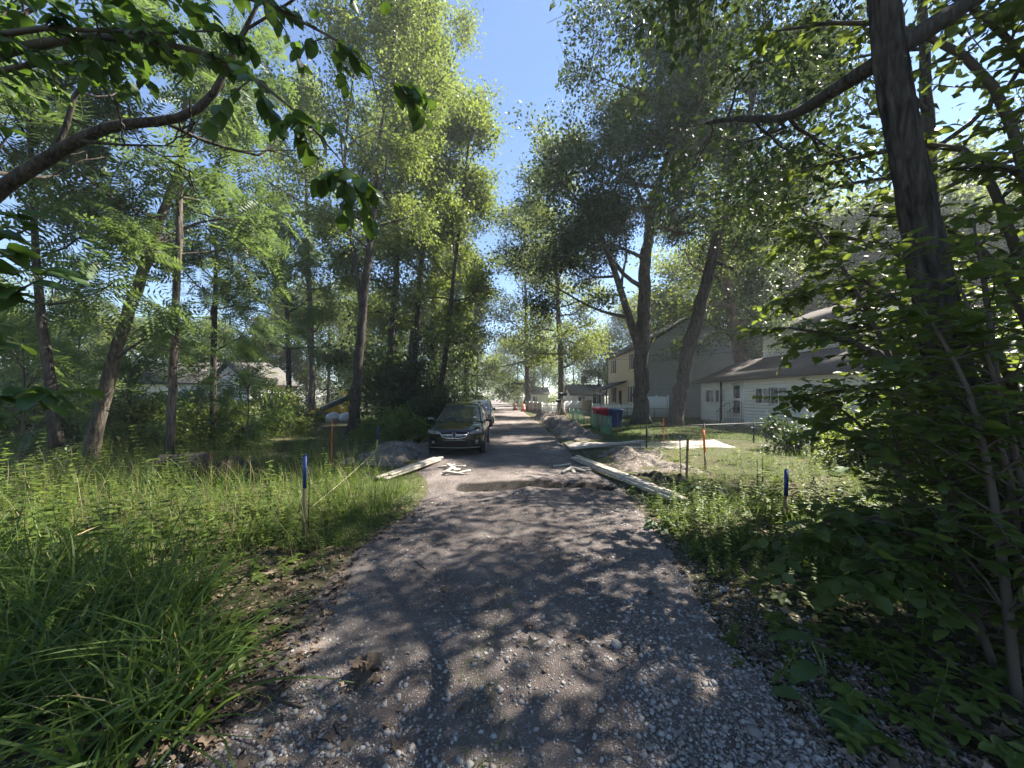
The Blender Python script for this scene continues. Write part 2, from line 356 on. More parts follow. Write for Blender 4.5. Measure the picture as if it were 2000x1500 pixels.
# the gravel lane
ys = np.concatenate([np.linspace(-1.5, 13, 210), np.geomspace(13.1, 420, 80)]); ts = np.linspace(0, 1, 64)
T_, Y_ = np.meshgrid(ts, ys)
wob = (vnoise(Y_ * 0 + 3, Y_, .8, 11) - .5) * .35; wob2 = (vnoise(Y_ * 0 + 9, Y_, .7, 12) - .5) * .35
X_ = road_l(Y_) + wob + T_ * (road_r(Y_) - road_l(Y_) + wob2 - wob)
Z_ = rh(X_, Y_) ; Z_ = np.where((T_ < .01) | (T_ > .99), gh(X_, Y_) - .03, Z_)
nx = len(ts); i = (np.arange(len(ys) - 1)[:, None] * nx + np.arange(nx - 1)[None]).ravel()
rme = mesh_np('gravel_road', np.stack([X_, Y_, Z_], -1).reshape(-1, 3), [np.stack([i, i + 1, i + nx + 1, i + nx], -1)], M['road'], True)
at = rme.attributes.new('wet', 'FLOAT', 'POINT'); at.data.foreach_set('value', trench(X_, Y_).ravel().astype(np.float32))
# trench soil colour on the lane: dark freshly dug fill
nt = M['road'].node_tree; b = nt.nodes['Principled BSDF']; src = b.inputs['Base Color'].links[0].from_socket
an = nt.nodes.new('ShaderNodeAttribute'); an.attribute_name = 'wet'
mr = nt.nodes.new('ShaderNodeMapRange'); mr.inputs[1].default_value = .03; mr.inputs[2].default_value = .22
mx = nt.nodes.new('ShaderNodeMixRGB'); mx.inputs[2].default_value = (.03, .026, .022, 1)
nt.links.new(an.outputs['Fac'], mr.inputs[0]); nt.links.new(mr.outputs[0], mx.inputs[0]); nt.links.new(src, mx.inputs[1]); nt.links.new(mx.outputs[0], b.inputs['Base Color'])
road = tag(ob('gravel_road', rme), 'rutted gravel lane running between the trees with a dug trench across it', kind='structure')

def ico(seed, sub=1):
    bm = bmesh.new(); bmesh.ops.create_icosphere(bm, subdivisions=sub, radius=1.0)
    r = np.random.default_rng(seed); V = np.array([v.co[:] for v in bm.verts]); Fc = np.array([[v.index for v in f.verts] for f in bm.faces]); bm.free()
    V = V * (1 + r.normal(size=(len(V), 1)) * .3); V *= np.array([1, .75, .55]); return V, Fc
octV = np.array([[1, .1, 0], [-.9, 0, .1], [.1, .85, 0], [-.1, -.75, .05], [.2, .1, .55], [-.1, 0, -.5]]); octF = np.array([[0, 2, 4], [2, 1, 4], [1, 3, 4], [3, 0, 4]])
def stone_spots(n, ylo, yhi, f):
    u = rng.random(n); y = 1 / (1 / ylo - u * (1 / ylo - 1 / yhi)); x = rng.uniform(-2.4, 2.7, n)
    return f(x, y)
def dens(x, y):
    l, r = road_l(y), road_r(y); t = (x - l) / (r - l)
    d = .2 + .3 * sm((vnoise(x, y, .6, 21) - .5) * 4) + 1.0 * sm((t - .62) / .16) * sm((1.22 - t) / .2) + .25 * np.exp(-((t - .12) / .1) ** 2)
    d *= (t > -.06) & (t < 1.2); d *= 1 - .85 * trench(x, y)
    return d * (1 + .8 * sm((y - 5.5) / 2) * sm((7.4 - y) / .3) * 1.5)
def keep(x, y):
    k = rng.random(len(x)) * 1.4 < dens(x, y); return x[k], y[k]
x, y = stone_spots(60000, 1.3, 14, keep)
sz = np.clip(rng.lognormal(math.log(.0082), .5, len(x)), .005, .025) * np.interp(y, [1, 5, 14], [1, 1.1, 1.7])
top = np.argsort(-(sz / y))[:300]; rest = np.setdiff1d(np.arange(len(x)), top)
mb = MB()
for k in range(6):
    sel = rest[(rest % 6 == k)]; nr = sel[y[sel] < 2.7]; fr = sel[y[sel] >= 2.7]
    for s_, (TV, TF) in ((nr, ico(k)), (fr, (octV, octF))):
        ax = rng.normal(size=(len(s_), 3)) * np.array([1, 1, .25]); nn = np.array([0, 0, 1.]) + rng.normal(size=(len(s_), 3)) * .25
        V, Fa = scatter(TV, TF, np.stack([x[s_], y[s_], np.maximum(rh(x[s_], y[s_]), np.where((x[s_] > road_r(y[s_]) - .06) | (x[s_] < road_l(y[s_]) + .06), gh(x[s_], y[s_]), -9)) + sz[s_] * .12], -1), ax, nn, sz[s_], sz[s_])
        mb.add(V, T=Fa)
tag(ob('gravel', mb.mesh('gravel', M['stone']), road), 'loose pale crushed stone', kind='stuff')
sm_ = []
for k in range(5):
    V, Fa = ico(50 + k, 1); sm_.append(mesh_np('stone', V, [Fa], M['stone']))
for j in top:
    o = ob('stone', sm_[j % 5], road, (x[j], y[j], rh(x[j], y[j]) + sz[j] * .3)); s_ = sz[j] * 1.1
    o.scale = (s_, s_, s_); o.rotation_euler = (rng.normal() * .25, rng.normal() * .25, rng.random() * 6.28)
# lone larger stones at the verge
for (px, py, s_) in ((1475, 1445, .05), (1415, 1155, .055), (1205, 1268, .05), (1130, 1085, .03), (1395, 1345, .03), (1085, 1225, .035)):
    g = G(px, py); o = ob('stone', sm_[int(px) % 5], road, (g[0], g[1], max(float(gh(g[0], g[1])), float(rh(g[0], g[1]))) + s_ * .25)); o.scale = (s_, s_, s_); o.rotation_euler = (0, 0, px)

# ------------------------------------------------------------------ plants: templates
KITE = np.array([[0, 0, 0], [.42, .5, .05], [1, 0, -.12], [.42, -.5, .05]]); KF = np.array([[0, 1, 2], [0, 2, 3]])
def ovate(droop=.22, fold=.10, heart=.06, n=5, wave=0.0):
    ts = np.linspace(0, 1, n + 1); w = .5 * np.sin(np.pi * ts ** .62) ** .8; w[-1] = 0; w[0] = .16
    V = []; 
    for k, (t, h) in enumerate(zip(ts, w)):
        z = -droop * t * t; off = -heart if k == 0 else 0
        V += [[t, 0, z], [t + off, h, z + fold * h * 2 + wave * (-1) ** k], [t + off, -h, z + fold * h * 2 - wave * (-1) ** k]]
    Fq = []
    for k in range(n):
        a, b_ = 3 * k, 3 * k + 3; Fq += [[a, a + 1, b_ + 1], [a, b_ + 1, b_], [a, b_, b_ + 2], [a, b_ + 2, a + 2]]
    return np.array(V), np.array(Fq)
def frond(npairs=8, droop=.35, seed=0):
    r = np.random.default_rng(seed); V = [[0, .008, 0], [0, -.008, 0]]; Fq = []
    for t in (.5, 1): V += [[t, .004, -droop * t * t], [t, -.004, -droop * t * t]]
    Fq += [[0, 1, 3], [0, 3, 2], [2, 3, 5], [2, 5, 4]]
    for k in range(npairs):
        t = .16 + .8 * k / (npairs - 1); ll = .27 * math.sin(math.pi * (.22 + .68 * k / npairs)) + .06
        for sgn in (1, -1):
            b0 = np.array([t, 0, -droop * t * t]); d = nrm(np.array([.42, sgn, -.25 + r.normal() * .12])); wv = np.array([.8, -.42 * sgn, 0]) * .047
            n0 = len(V); V += [b0, b0 + d * ll * .4 + wv, b0 + d * ll, b0 + d * ll * .4 - wv]; Fq += [[n0, n0 + 1, n0 + 2], [n0, n0 + 2, n0 + 3]]
    return np.array(V, float), np.array(Fq)
def blade(n=4, bend=.5):
    V = []; 
    for k in range(n + 1):
        t = k / n; w = .5 * (1 - t ** 1.6); 
        V += [[t - bend * .45 * t ** 3, w, bend * t * t], [t - bend * .45 * t ** 3, -w, bend * t * t]]
    V = V[:-2] + [V[-2]]; n0 = len(V) - 1; Fq = []
    for k in range(n - 1): a = 2 * k; Fq += [[a, a + 1, a + 3], [a, a + 3, a + 2]]
    Fq += [[n0 - 2, n0 - 1, n0]]; return np.array(V), np.array(Fq)
def lobed(seed=0):
    """dead, curled, lobed leaf"""
    r = np.random.default_rng(seed); k = 9; a = np.linspace(-2.6, 2.6, k); rad = np.where(np.arange(k) % 2 == 0, .62, .36) * (1 + r.normal(size=k) * .12)
    V = [[.45, 0, .02]] + [[.45 + rad[i] * math.cos(a[i]), rad[i] * math.sin(a[i]), .18 * r.random() + .12 * abs(math.sin(a[i]))] for i in range(k)]
    return np.array(V), np.array([[0, i + 1, i + 2] for i in range(k - 1)])
FR = [frond(8, .35, 1), frond(7, .55, 2)]
OV = [ovate(.22, .1), ovate(.4, .06), ovate(.05, .14), ovate(.3, -.05)]
OL = [ovate(.22, .1, n=3), ovate(.4, .06, n=3), ovate(.05, .14, n=3), ovate(.3, -.05, n=3)]

# ------------------------------------------------------------------ trees
def leaves(mb, kind, A, D, size, rs, droop=.3, spread=.5, up=.8):
    """A anchors, D outward directions -> leaf geometry"""
    n = len(A)
    ax = nrm(D + rs.normal(size=(n, 3)) * spread + np.array([0, 0, -droop])); no = np.array([0, 0, up]) + rs.normal(size=(n, 3)) * .45
    sz = size * rs.uniform(.7, 1.25, n)
    if kind == 'kite': V, Fa = scatter(KITE, KF, A, ax, no, sz, sz * .62); mb.add(V, T=Fa)
    elif kind == 'needle': V, Fa = scatter(KITE, KF, A, ax, no, sz, sz * .22); mb.add(V, T=Fa)
    elif kind == 'frond':
        for q in (0, 1): V, Fa = scatter(*FR[q], A[q::2], ax[q::2], no[q::2], sz[q::2], sz[q::2]); mb.add(V, T=Fa)
    elif kind == 'broad':
        for q in range(4): V, Fa = scatter(*OL[q], A[q::4], ax[q::4], no[q::4], sz[q::4], sz[q::4] * .72); mb.add(V, T=Fa)
    return A, ax, no, sz

def smooth_path(pts, n):
    pts = np.asarray(pts, float); d = np.concatenate([[0], np.cumsum(np.linalg.norm(np.diff(pts[:, :3], axis=0), axis=1))]); d /= d[-1]
    t = np.linspace(0, 1, n)
    # Catmull-Rom like: linear then smooth
    Q = np.stack([np.interp(t, d, pts[:, k]) for k in range(pts.shape[1])], -1)
    for _ in range(2): Q[1:-1] = (Q[:-2] + 2 * Q[1:-1] + Q[2:]) / 4
    return Q

def make_tree(name, label, trunk, group=None, limbs=(), n_limbs=14, t0=.35, Lmax=4.0, shape=None, el=(10, 55), leaf='kite', leafmat_='wood_leaf', barkm='bark',
              leaf_size=.16, per=24, sigma=.35, depth=2, seed=1, kids_=(4, 4), wob=.22, upc=.06, sides=9, rough=.04, flare=1.5, droop=.3, cat='tree', dz=.6, leaf_filter=None, bare=(), keepclear=None, trunkseg=None, child_len=.5, ridge=0.0):
    """trunk / limbs: lists of (x,y,z,r) in world coordinates"""
    rs = np.random.default_rng(seed)
    base = np.array(trunk[0][:3], float); base[2] = float(gh(base[0], base[1]))
    o = root(name, label, cat, base, group)
    tb, bb, lb = MB(), MB(), MB()
    L = sum(np.linalg.norm(np.array(trunk[i + 1][:3]) - np.array(trunk[i][:3])) for i in range(len(trunk) - 1))
    T = smooth_path(trunk, trunkseg or max(8, int(L * 2.2)))
    rad = T[:, 3].copy(); hz = T[:, 2] - base[2]; rad *= 1 + (flare - 1) * np.exp(-np.maximum(hz, 0) / .35)
    T[0, 2] -= .15
    tb.tube(T[:, :3] + np.concatenate([np.zeros((1, 3)), rs.normal(size=(len(T) - 1, 3)) * np.array([.12, .12, 0]) * rad[1:, None] * (0 if ridge else 1)]), rad, sides, rough=rough, rs=rs, ridge=ridge)
    An, Ad = [], []
    def grow(p, d, Ln, r, dep):
        seg = 6 if dep == 0 else (5 if dep == 1 else 3); pts = [p.copy()]; d = nrm(d); 
        for k in range(seg):
            d = nrm(d + rs.normal(size=3) * wob * (1 if dep else .8) + np.array([0, 0, upc])); p = p + d * Ln / seg; pts.append(p.copy())
        pts = np.array(pts); rr = np.linspace(r, max(r * .3, .009), seg + 1)
        bb.tube(pts, rr, 7 if dep == 0 else (5 if dep == 1 else 3), cap=False)
        sprout(pts, rr, Ln, dep)
    def sprout(pts, rr, Ln, dep):
        seg = len(pts) - 1; dirs = nrm(np.gradient(pts, axis=0))
        if dep < depth:
            nk = kids_[min(dep, len(kids_) - 1)]
            for q in range(nk):
                f = .3 + .7 * (q + rs.random() * .8) / nk; i = min(seg - 1, int(f * seg)); ff = f * seg - i
                p0 = pts[i] + (pts[i + 1] - pts[i]) * min(1, ff); dd = dirs[i]
                rv = rs.normal(size=3); rv[2] *= .6; rv = nrm(rv - dd * (rv @ dd)); a = R(rs.uniform(32, 65))
                grow(p0, dd * math.cos(a) + rv * math.sin(a), Ln * child_len * rs.uniform(.7, 1.2), max(.007, rr[i] * .5), dep + 1)
        sel = range(1, seg + 1) if dep >= depth else range(max(1, seg - 1), seg + 1)
        for k in sel: An.append(pts[k]); Ad.append(dirs[k])
    for lm in limbs:
        lp = smooth_path(lm, max(7, 2 * len(lm))); bb.tube(lp[:, :3], lp[:, 3], 7, cap=False)
        ln = np.linalg.norm(lp[-1, :3] - lp[0, :3]); sprout(lp[:, :3], lp[:, 3], ln * .8, 0)
    ga = rs.random() * 6.28
    for k in range(n_limbs):
        f = t0 + (1 - t0) * (k + rs.random() * .6) / n_limbs; i = min(len(T) - 2, int(f * (len(T) - 1))); u = (f - t0) / (1 - t0)
        ga += 2.4 + rs.normal() * .3; e = R(el[0] + (el[1] - el[0]) * u + rs.normal() * 8)
        Ls = Lmax * (shape(u) if shape else (.55 + .9 * u * (1.25 - u) ) * (1.15 - .55 * u)) * rs.uniform(.8, 1.15)
        d = np.array([math.cos(ga) * math.cos(e), math.sin(ga) * math.cos(e), math.sin(e)])
        grow(T[i, :3], d, Ls, max(.02, rad[i] * .42), 0)
    ob('trunk', tb.mesh('trunk', M[barkm], base, True), o)
    if bb.n: ob('branches', bb.mesh('branches', M[barkm], base, True), o)
    A, D = np.array(An), np.array(Ad)
    if len(A):
        A = np.repeat(A, per, 0) + rs.normal(size=(len(A) * per, 3)) * sigma * np.array([1, 1, dz]); D = np.repeat(D, per, 0)
        if leaf_filter is not None:
            k = leaf_filter(A); A, D = A[k], D[k]
        leaves(lb, leaf, A, D, leaf_size, rs, droop)
        tag(ob('crown', lb.mesh('crown', M[leafmat_], base), o), kind=None)
    o['n_leaves'] = len(A)
    return o
def PR(px, py, Y, wpx): return tuple(P(px, py, Y)) + (wpx / F * Y / 2,)

# ---- right: two big oaks in the yard
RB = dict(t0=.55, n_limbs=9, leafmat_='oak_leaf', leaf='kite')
make_tree('oak_tree', 'tall straight oak between the trash bins and the white shed panel', 
    [PR(1252, 826, 25, 30), PR(1253, 740, 25, 27), PR(1256, 640, 25, 25), PR(1259, 520, 25, 22), PR(1272, 400, 25, 17), PR(1300, 320, 25, 11), PR(1330, 220, 25, 6), PR(1340, 130, 25, 3)],
    limbs=[[PR(1248, 680, 25, 17), PR(1222, 600, 24.5, 14), PR(1205, 540, 24, 12), PR(1180, 470, 24, 9), PR(1140, 400, 23.5, 6), PR(1090, 350, 23, 3)],
           [PR(1253, 560, 25, 9), PR(1222, 545, 24.5, 8), PR(1195, 510, 24, 6), PR(1160, 440, 23, 4), PR(1100, 430, 22, 2)],
           [PR(1260, 505, 25, 8), PR(1225, 490, 24, 6), PR(1190, 470, 23, 4), PR(1130, 470, 22, 2)],
           [PR(1262, 470, 25, 9), PR(1290, 440, 26, 7), PR(1330, 400, 27, 4)],
           [PR(1268, 420, 25, 9), PR(1240, 360, 26, 7), PR(1200, 300, 27, 5), PR(1170, 260, 28, 3)],
           [PR(1225, 620, 24.6, 8), PR(1170, 610, 24, 5), PR(1100, 570, 23.5, 3), PR(1050, 540, 23, 2)]],
    barkm='bark', sides=14, leaf_size=.18, per=32, sigma=.4, Lmax=5.5, seed=11, kids_=(8, 6), el=(0, 60), flare=1.55, **RB)
make_tree('oak_tree', 'leaning forked oak beside the white shed panel in front of the grey gable',
    [PR(1318, 832, 23.5, 27), PR(1330, 760, 23.5, 25), PR(1348, 670, 23.5, 26), PR(1372, 580, 23, 22), PR(1398, 480, 22.5, 19), PR(1415, 400, 22, 17), PR(1445, 310, 21, 14), PR(1470, 200, 20, 9), PR(1490, 80, 19.5, 6), PR(1500, -60, 19, 3)],
    limbs=[[PR(1440, 330, 21, 14), PR(1437, 290, 20.5, 12), PR(1405, 262, 20, 10), PR(1330, 270, 19, 8), PR(1270, 285, 18.5, 6), PR(1210, 285, 18, 4), PR(1160, 300, 18, 2)],
           [PR(1455, 250, 20.5, 11), PR(1400, 240, 19.5, 9), PR(1340, 240, 18.5, 7), PR(1280, 190, 18, 5), PR(1220, 170, 17.5, 3), PR(1170, 150, 17, 2)],
           [PR(1470, 190, 20, 10), PR(1430, 140, 19, 8), PR(1380, 110, 18.5, 7), PR(1310, 80, 18, 5), PR(1270, 50, 17.5, 4), PR(1220, 30, 17, 2)],
           [PR(1415, 400, 22, 10), PR(1360, 370, 21, 8), PR(1300, 375, 20, 6), PR(1230, 350, 19.5, 4), PR(1170, 360, 19, 2)],
           [PR(1440, 320, 21, 9), PR(1500, 270, 20, 8), PR(1560, 200, 19, 6), PR(1600, 120, 18, 4)],
           [PR(1480, 130, 19.6, 8), PR(1420, 60, 18.5, 6), PR(1350, 0, 18, 4), PR(1290, -60, 17.5, 3)],
           [PR(1410, 430, 22, 10), PR(1470, 400, 21, 7), PR(1530, 350, 20, 4)],
           [PR(1390, 510, 22.6, 8), PR(1430, 520, 21.5, 6), PR(1470, 560, 20.5, 4), PR(1500, 610, 20, 2)]],
    barkm='bark', sides=14, leaf_size=.16, per=34, sigma=.34, Lmax=5.2, leaf_filter=lambda A: A[:, 0] > .135 * A[:, 1] + .6 * (vnoise(A[:, 2], A[:, 1], 1.5, 81) - .5), seed=12, kids_=(8, 6), el=(5, 60), flare=1.4, **RB)
make_tree('oak_tree', 'reddish trunked oak behind the white bungalow', 
    [PR(1452, 815, 31, 26), PR(1446, 720, 31, 24), PR(1436, 640, 31, 20), PR(1420, 560, 31, 18), PR(1408, 490, 31, 14), PR(1400, 400, 31, 9), PR(1420, 300, 31, 5)],
    limbs=[[PR(1438, 640, 31, 12), PR(1480, 600, 31, 9), PR(1510, 560, 31, 5), PR(1560, 520, 31, 3)], [PR(1430, 600, 31, 10), PR(1390, 590, 30.5, 7), PR(1350, 600, 30, 4), PR(1300, 630, 29.5, 2)], [PR(1440, 660, 31, 9), PR(1410, 640, 30.5, 6), PR(1380, 660, 30, 4), PR(1350, 690, 29.5, 2)], [PR(1446, 700, 31, 8), PR(1470, 670, 30, 5), PR(1480, 690, 29.5, 3)]],
    barkm='bark_red', leaf_size=.22, per=18, sigma=.5, Lmax=6.5, seed=13, kids_=(5, 4), t0=.35, n_limbs=11, leafmat_='wood_leaf', el=(0, 55))
make_tree('street_tree', 'single straight tree beside the white lane fence and black mailboxes',
    [PR(1096, 812, 36, 13), PR(1096, 740, 36, 11), PR(1094, 680, 36, 10), PR(1088, 560, 36, 8), PR(1082, 430, 36, 5), PR(1085, 310, 36, 2)],
    barkm='bark_pale', leaf_size=.25, per=16, sigma=.55, Lmax=5.6, seed=14, kids_=(5, 4), t0=.2, n_limbs=22, leafmat_='wood_leaf', el=(-5, 60))
make_tree('street_tree', 'broad bushy tree over the far end of the white lane fence',
    [PR(1030, 802, 52, 13), PR(1030, 740, 52, 11), PR(1028, 660, 52, 8), PR(1026, 560, 52, 5), PR(1025, 430, 52, 2)],
    barkm='bark', leaf_size=.32, per=16, sigma=.7, Lmax=7.6, seed=15, kids_=(5, 4), t0=.14, n_limbs=20, leafmat_='wood_leaf', el=(-5, 60))

# ---- right: near leaning trunk
make_tree('oak_tree', 'thick leaning oak trunk at the right edge rising out of the shrub', 
    [PR(1962, 1345, 3.3, 62), PR(1925, 1050, 3.25, 57), PR(1890, 880, 3.25, 57), PR(1838, 640, 3.2, 58), PR(1800, 450, 3.2, 54), PR(1760, 250, 3.2, 49), PR(1735, 100, 3.2, 47), PR(1722, -60, 3.2, 43), PR(1700, -400, 3.3, 37), PR(1690, -900, 3.4, 24), PR(1680, -1300, 3.5, 6)],
    limbs=[[PR(1738, 108, 3.2, 34), PR(1640, 165, 3.6, 28), PR(1590, 205, 4.2, 23), PR(1530, 235, 5.0, 16), PR(1440, 230, 6, 10), PR(1380, 240, 7, 6)],
           [(3.05, 3.3, 6.6, .1), (3.5, 4.6, 8.6, .08), (3.6, 6.0, 10.0, .06), (3.4, 7.4, 11.2, .03)], [(3.0, 3.3, 7.4, .09), (2.9, 4.4, 9.4, .07), (2.6, 5.4, 11.2, .04)],  # two limbs added above the frame to shade the near left grass
           [PR(1734, 106, 3.2, 40), PR(1830, 50, 3.3, 36), PR(1890, 5, 3.4, 32), PR(1990, -60, 3.6, 22), PR(2150, -150, 4, 10)]],
    barkm='bark_dark', sides=56, rough=0, ridge=.2, leaf='kite', leafmat_='oak_leaf', leaf_size=.14, per=13, sigma=.3, Lmax=5.0, seed=16, kids_=(5, 4), t0=.62, n_limbs=14, el=(0, 50), flare=1.3, trunkseg=170)

make_tree('oak_tree', 'slender oak deep in the shade right of the bungalow, crown across the top right',
    [(10.2, 8.6, 0, .2), (10.0, 8.6, 3, .17), (9.6, 8.5, 7, .13), (9.3, 8.4, 11, .08), (9.2, 8.3, 15, .03)],
    barkm='bark_dark', leaf='kite', leafmat_='oak_leaf', leaf_size=.13, per=15, sigma=.34, Lmax=5.2, seed=17, kids_=(6, 5), t0=.38, n_limbs=15, el=(-5, 50))
# ---- left: tall trees along the lane
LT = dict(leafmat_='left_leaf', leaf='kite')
make_tree('tall_tree', 'tall forked tree on the left verge beside the orange stake', 
    [PR(688, 858, 17.5, 22), PR(696, 760, 17.5, 19), PR(704, 660, 17.5, 17), PR(712, 570, 17.5, 15), PR(722, 480, 17.5, 12), PR(735, 380, 17.5, 10), PR(742, 270, 17.5, 8), PR(760, 150, 17.5, 5), PR(780, 20, 17.5, 3)],
    limbs=[[PR(708, 610, 17.5, 9), PR(692, 500, 17.3, 8), PR(678, 420, 17.2, 7), PR(670, 330, 17, 6), PR(680, 220, 17, 4), PR(700, 80, 17, 2)],
           [PR(740, 300, 17.5, 6), PR(790, 260, 17, 4), PR(850, 180, 16.5, 3), PR(890, 110, 16.5, 2)],
           [PR(728, 430, 17.5, 6), PR(640, 420, 17, 4), PR(560, 380, 17, 3), PR(500, 340, 17, 2)]],
    barkm='bark_dark', leaf_size=.14, per=22, sigma=.3, Lmax=4.4, seed=21, kids_=(6, 5), t0=.4, n_limbs=16, el=(5, 60), **LT)
def tall(px, py, Y, w, top, lean, lab, seed, **kw):
    pts = [PR(px + lean * s, py + (top - py) * s, Y, max(1.5, w * (1 - .8 * s))) for s in (0, .2, .45, .7, 1)]
    a = dict(barkm='bark', leaf_size=.2, per=13, sigma=.36, Lmax=4.8, kids_=(6, 5), t0=.3, n_limbs=15, el=(0, 60), trunkseg=16, **LT); a.update(kw)
    return make_tree(kw.pop('name', 'tall_tree') if 'name' in kw else 'tall_tree', lab, pts, seed=seed, **a)
tall(752, 842, 24, 16, -20, 60, 'tall dark trunked tree standing in the dense bush behind the forked tree', 22, barkm='bark_dark')
tall(803, 836, 25, 13, 60, 45, 'slim dark tree in front of the dense evergreen bush', 23, barkm='bark_dark')
tall(842, 828, 29, 14, 150, 15, 'pale flaky barked tree behind the black car', 24, barkm='bark_pale')
tall(853, 838, 23, 12, 210, 70, 'slim tree leaning right beside the black car windscreen', 25, barkm='bark_dark', Lmax=3.6)
tall(612, 822, 28, 13, 180, -20, 'straight tree near the yellow machine', 26, Lmax=4.0)
tall(785, 825, 30, 14, 80, 95, 'tallest tree of the left row, crown against the blue gap of sky', 27, Lmax=5.5)
tall(892, 808, 44, 14, 420, -25, 'distant forked tree by the lane on the left', 28, leaf_size=.28, sigma=.7, leafmat_='wood_leaf', t0=.2)
tall(912, 805, 48, 13, 520, -5, 'distant tree next to the utility pole', 29, leaf_size=.28, sigma=.7, leafmat_='wood_leaf', t0=.25)

# ---- left: thin trees with long feathery leaves in the wild plot
FRD = dict(leaf='frond', leafmat_='frond_leaf', leaf_size=.58, sigma=.16, per=2, droop=.35, wob=.16)
make_tree('feather_leaf_tree', 'tree leaning right with pinkish sunlit bark and feathery leaves',
    [PR(172, 905, 10, 24), PR(195, 800, 10, 22), PR(240, 640, 10, 19), PR(285, 520, 10, 17), PR(330, 385, 10, 13), PR(350, 320, 10, 10), PR(385, 210, 10, 7), PR(430, 60, 10, 4)],
    limbs=[[PR(282, 530, 10, 10), PR(235, 470, 9.6, 7), PR(170, 400, 9.3, 5), PR(110, 330, 9, 3)], [PR(222, 700, 10, 6), PR(285, 660, 9.6, 4), PR(330, 640, 9.3, 2)],
           [PR(300, 480, 10, 8), PR(360, 440, 10.5, 5), PR(440, 420, 11, 3), PR(520, 450, 11, 2)]],
    barkm='bark', Lmax=3.0, seed=31, kids_=(4, 3), t0=.5, n_limbs=10, el=(0, 55), **FRD)
make_tree('feather_leaf_tree', 'slim upright tree with feathery leaves right of the leaning one',
    [PR(330, 875, 9.5, 15), PR(338, 720, 9.5, 14), PR(345, 560, 9.5, 12), PR(350, 420, 9.5, 11), PR(357, 260, 9.5, 8), PR(365, 120, 9.5, 4)],
    barkm='bark', Lmax=2.4, seed=32, kids_=(3, 3), t0=.45, n_limbs=10, el=(0, 50), **FRD)
make_tree('feather_leaf_tree', 'slender sapling with feathery leaves in front of the white house',
    [PR(417, 850, 13, 11), PR(417, 700, 13, 10), PR(420, 560, 13, 8), PR(424, 440, 13, 4)],
    barkm='bark_dark', Lmax=2.6, seed=33, kids_=(3, 3), t0=.3, n_limbs=12, el=(0, 50), **FRD)
make_tree('feather_leaf_tree', 'crooked sapling with feathery leaves at the far left',
    [PR(112, 860, 8, 20), PR(100, 760, 8, 17), PR(80, 620, 8, 14), PR(70, 500, 8, 11), PR(60, 330, 8, 8), PR(65, 150, 8, 4)],
    barkm='bark_dark', Lmax=2.3, seed=34, kids_=(4, 3), t0=.4, n_limbs=12, el=(0, 50), **FRD)
make_tree('feather_leaf_tree', 'feathery leaved tree with drooping branches beside the straight tree',
    [PR(560, 840, 20, 11), PR(565, 720, 20, 9), PR(560, 600, 20, 7), PR(550, 470, 20, 3)],
    barkm='bark_dark', Lmax=3.6, seed=35, kids_=(4, 4), t0=.42, n_limbs=11, el=(5, 50), **{**FRD, 'leaf_size': .65})

for n_, (px, Y, hh, lab) in enumerate(((40, 9, 3.6, 'thin feathery sapling at the left edge in the tall weeds'), (250, 11.5, 3.2, 'thin feathery sapling just right of the leaning trunk'), (480, 12, 3.0, 'thin feathery sapling left of the orange lath'), (150, 13, 4.2, 'thin feathery sapling between the crooked and the leaning trunk'), (385, 15, 3.4, 'thin feathery sapling before the white house'))):
    x_ = (px - 1000) / F * Y; make_tree('feather_leaf_sapling', lab, [(x_, Y, 0, .03), (x_ + .1, Y, hh * .5, .022), (x_ + .05, Y, hh, .01)], group='feathery saplings in the wild plot', barkm='twig', Lmax=1.3, seed=300 + n_, kids_=(2, 2), t0=.2, n_limbs=10, el=(0, 55), depth=1, trunkseg=8, **{**FRD, 'leaf_size': .5, 'per': 2, 'sigma': .1})
# ---- background woodland: four kinds, repeated
def wood_tree(nm, lab, seed, h, Lmax, mat, leaf='kite', ls=.3, barkm='bark', grp='woodland trees in the background', t0=.15, n=16, sg=.75, shape=None):
    return make_tree(nm, lab, [(0, 400, 0, .22), (.2, 400, h * .3, .18), (.1, 400.2, h * .65, .12), (.3, 400, h, .03)], group=grp, barkm=barkm, leaf=leaf, leafmat_=mat, leaf_size=ls, per=14, sigma=sg, Lmax=Lmax,
                     seed=seed, kids_=(5, 4), t0=t0, n_limbs=n, el=(-5, 60), trunkseg=12, shape=shape)
wt = [wood_tree('broadleaf_tree', 'x', 41, 15, 5.6, 'wood_leaf'), wood_tree('broadleaf_tree', 'x', 42, 12, 5.0, 'left_leaf'),
      wood_tree('broadleaf_tree', 'x', 43, 18, 5.2, 'oak_leaf', ls=.27)]
pine = wood_tree('pine_tree', 'x', 44, 15, 4.2, 'pine_leaf', leaf='needle', ls=.34, barkm='bark_red', t0=.12, n=24, sg=.4, shape=lambda u: 1.0 - .85 * u)
cm = child_map()
spots = []   # (kind, px, Y, scale, side)
for px, Y, k, s in ((-40, 24, 0, .55), (60, 20, 1, .48), (150, 26, 0, .52), (235, 40, 1, .75), (330, 44, 2, .55), (20, 34, 2, .55), (430, 50, 1, .95), (640, 46, 0, 1.0), (500, 42, 1, .55),
                    (700, 52, 2, 1.0), (750, 40, 1, .95), (820, 60, 0, 1), (870, 75, 2, 1), (905, 95, 1, 1.1), (700, 75, 1, 1.2), (600, 70, 2, 1.2), (400, 70, 0, 1.0), (200, 60, 2, .9), (300, 80, 2, 1.0), (100, 62, 1, 1.0)):
    spots.append((k, px, Y, s, 'L'))
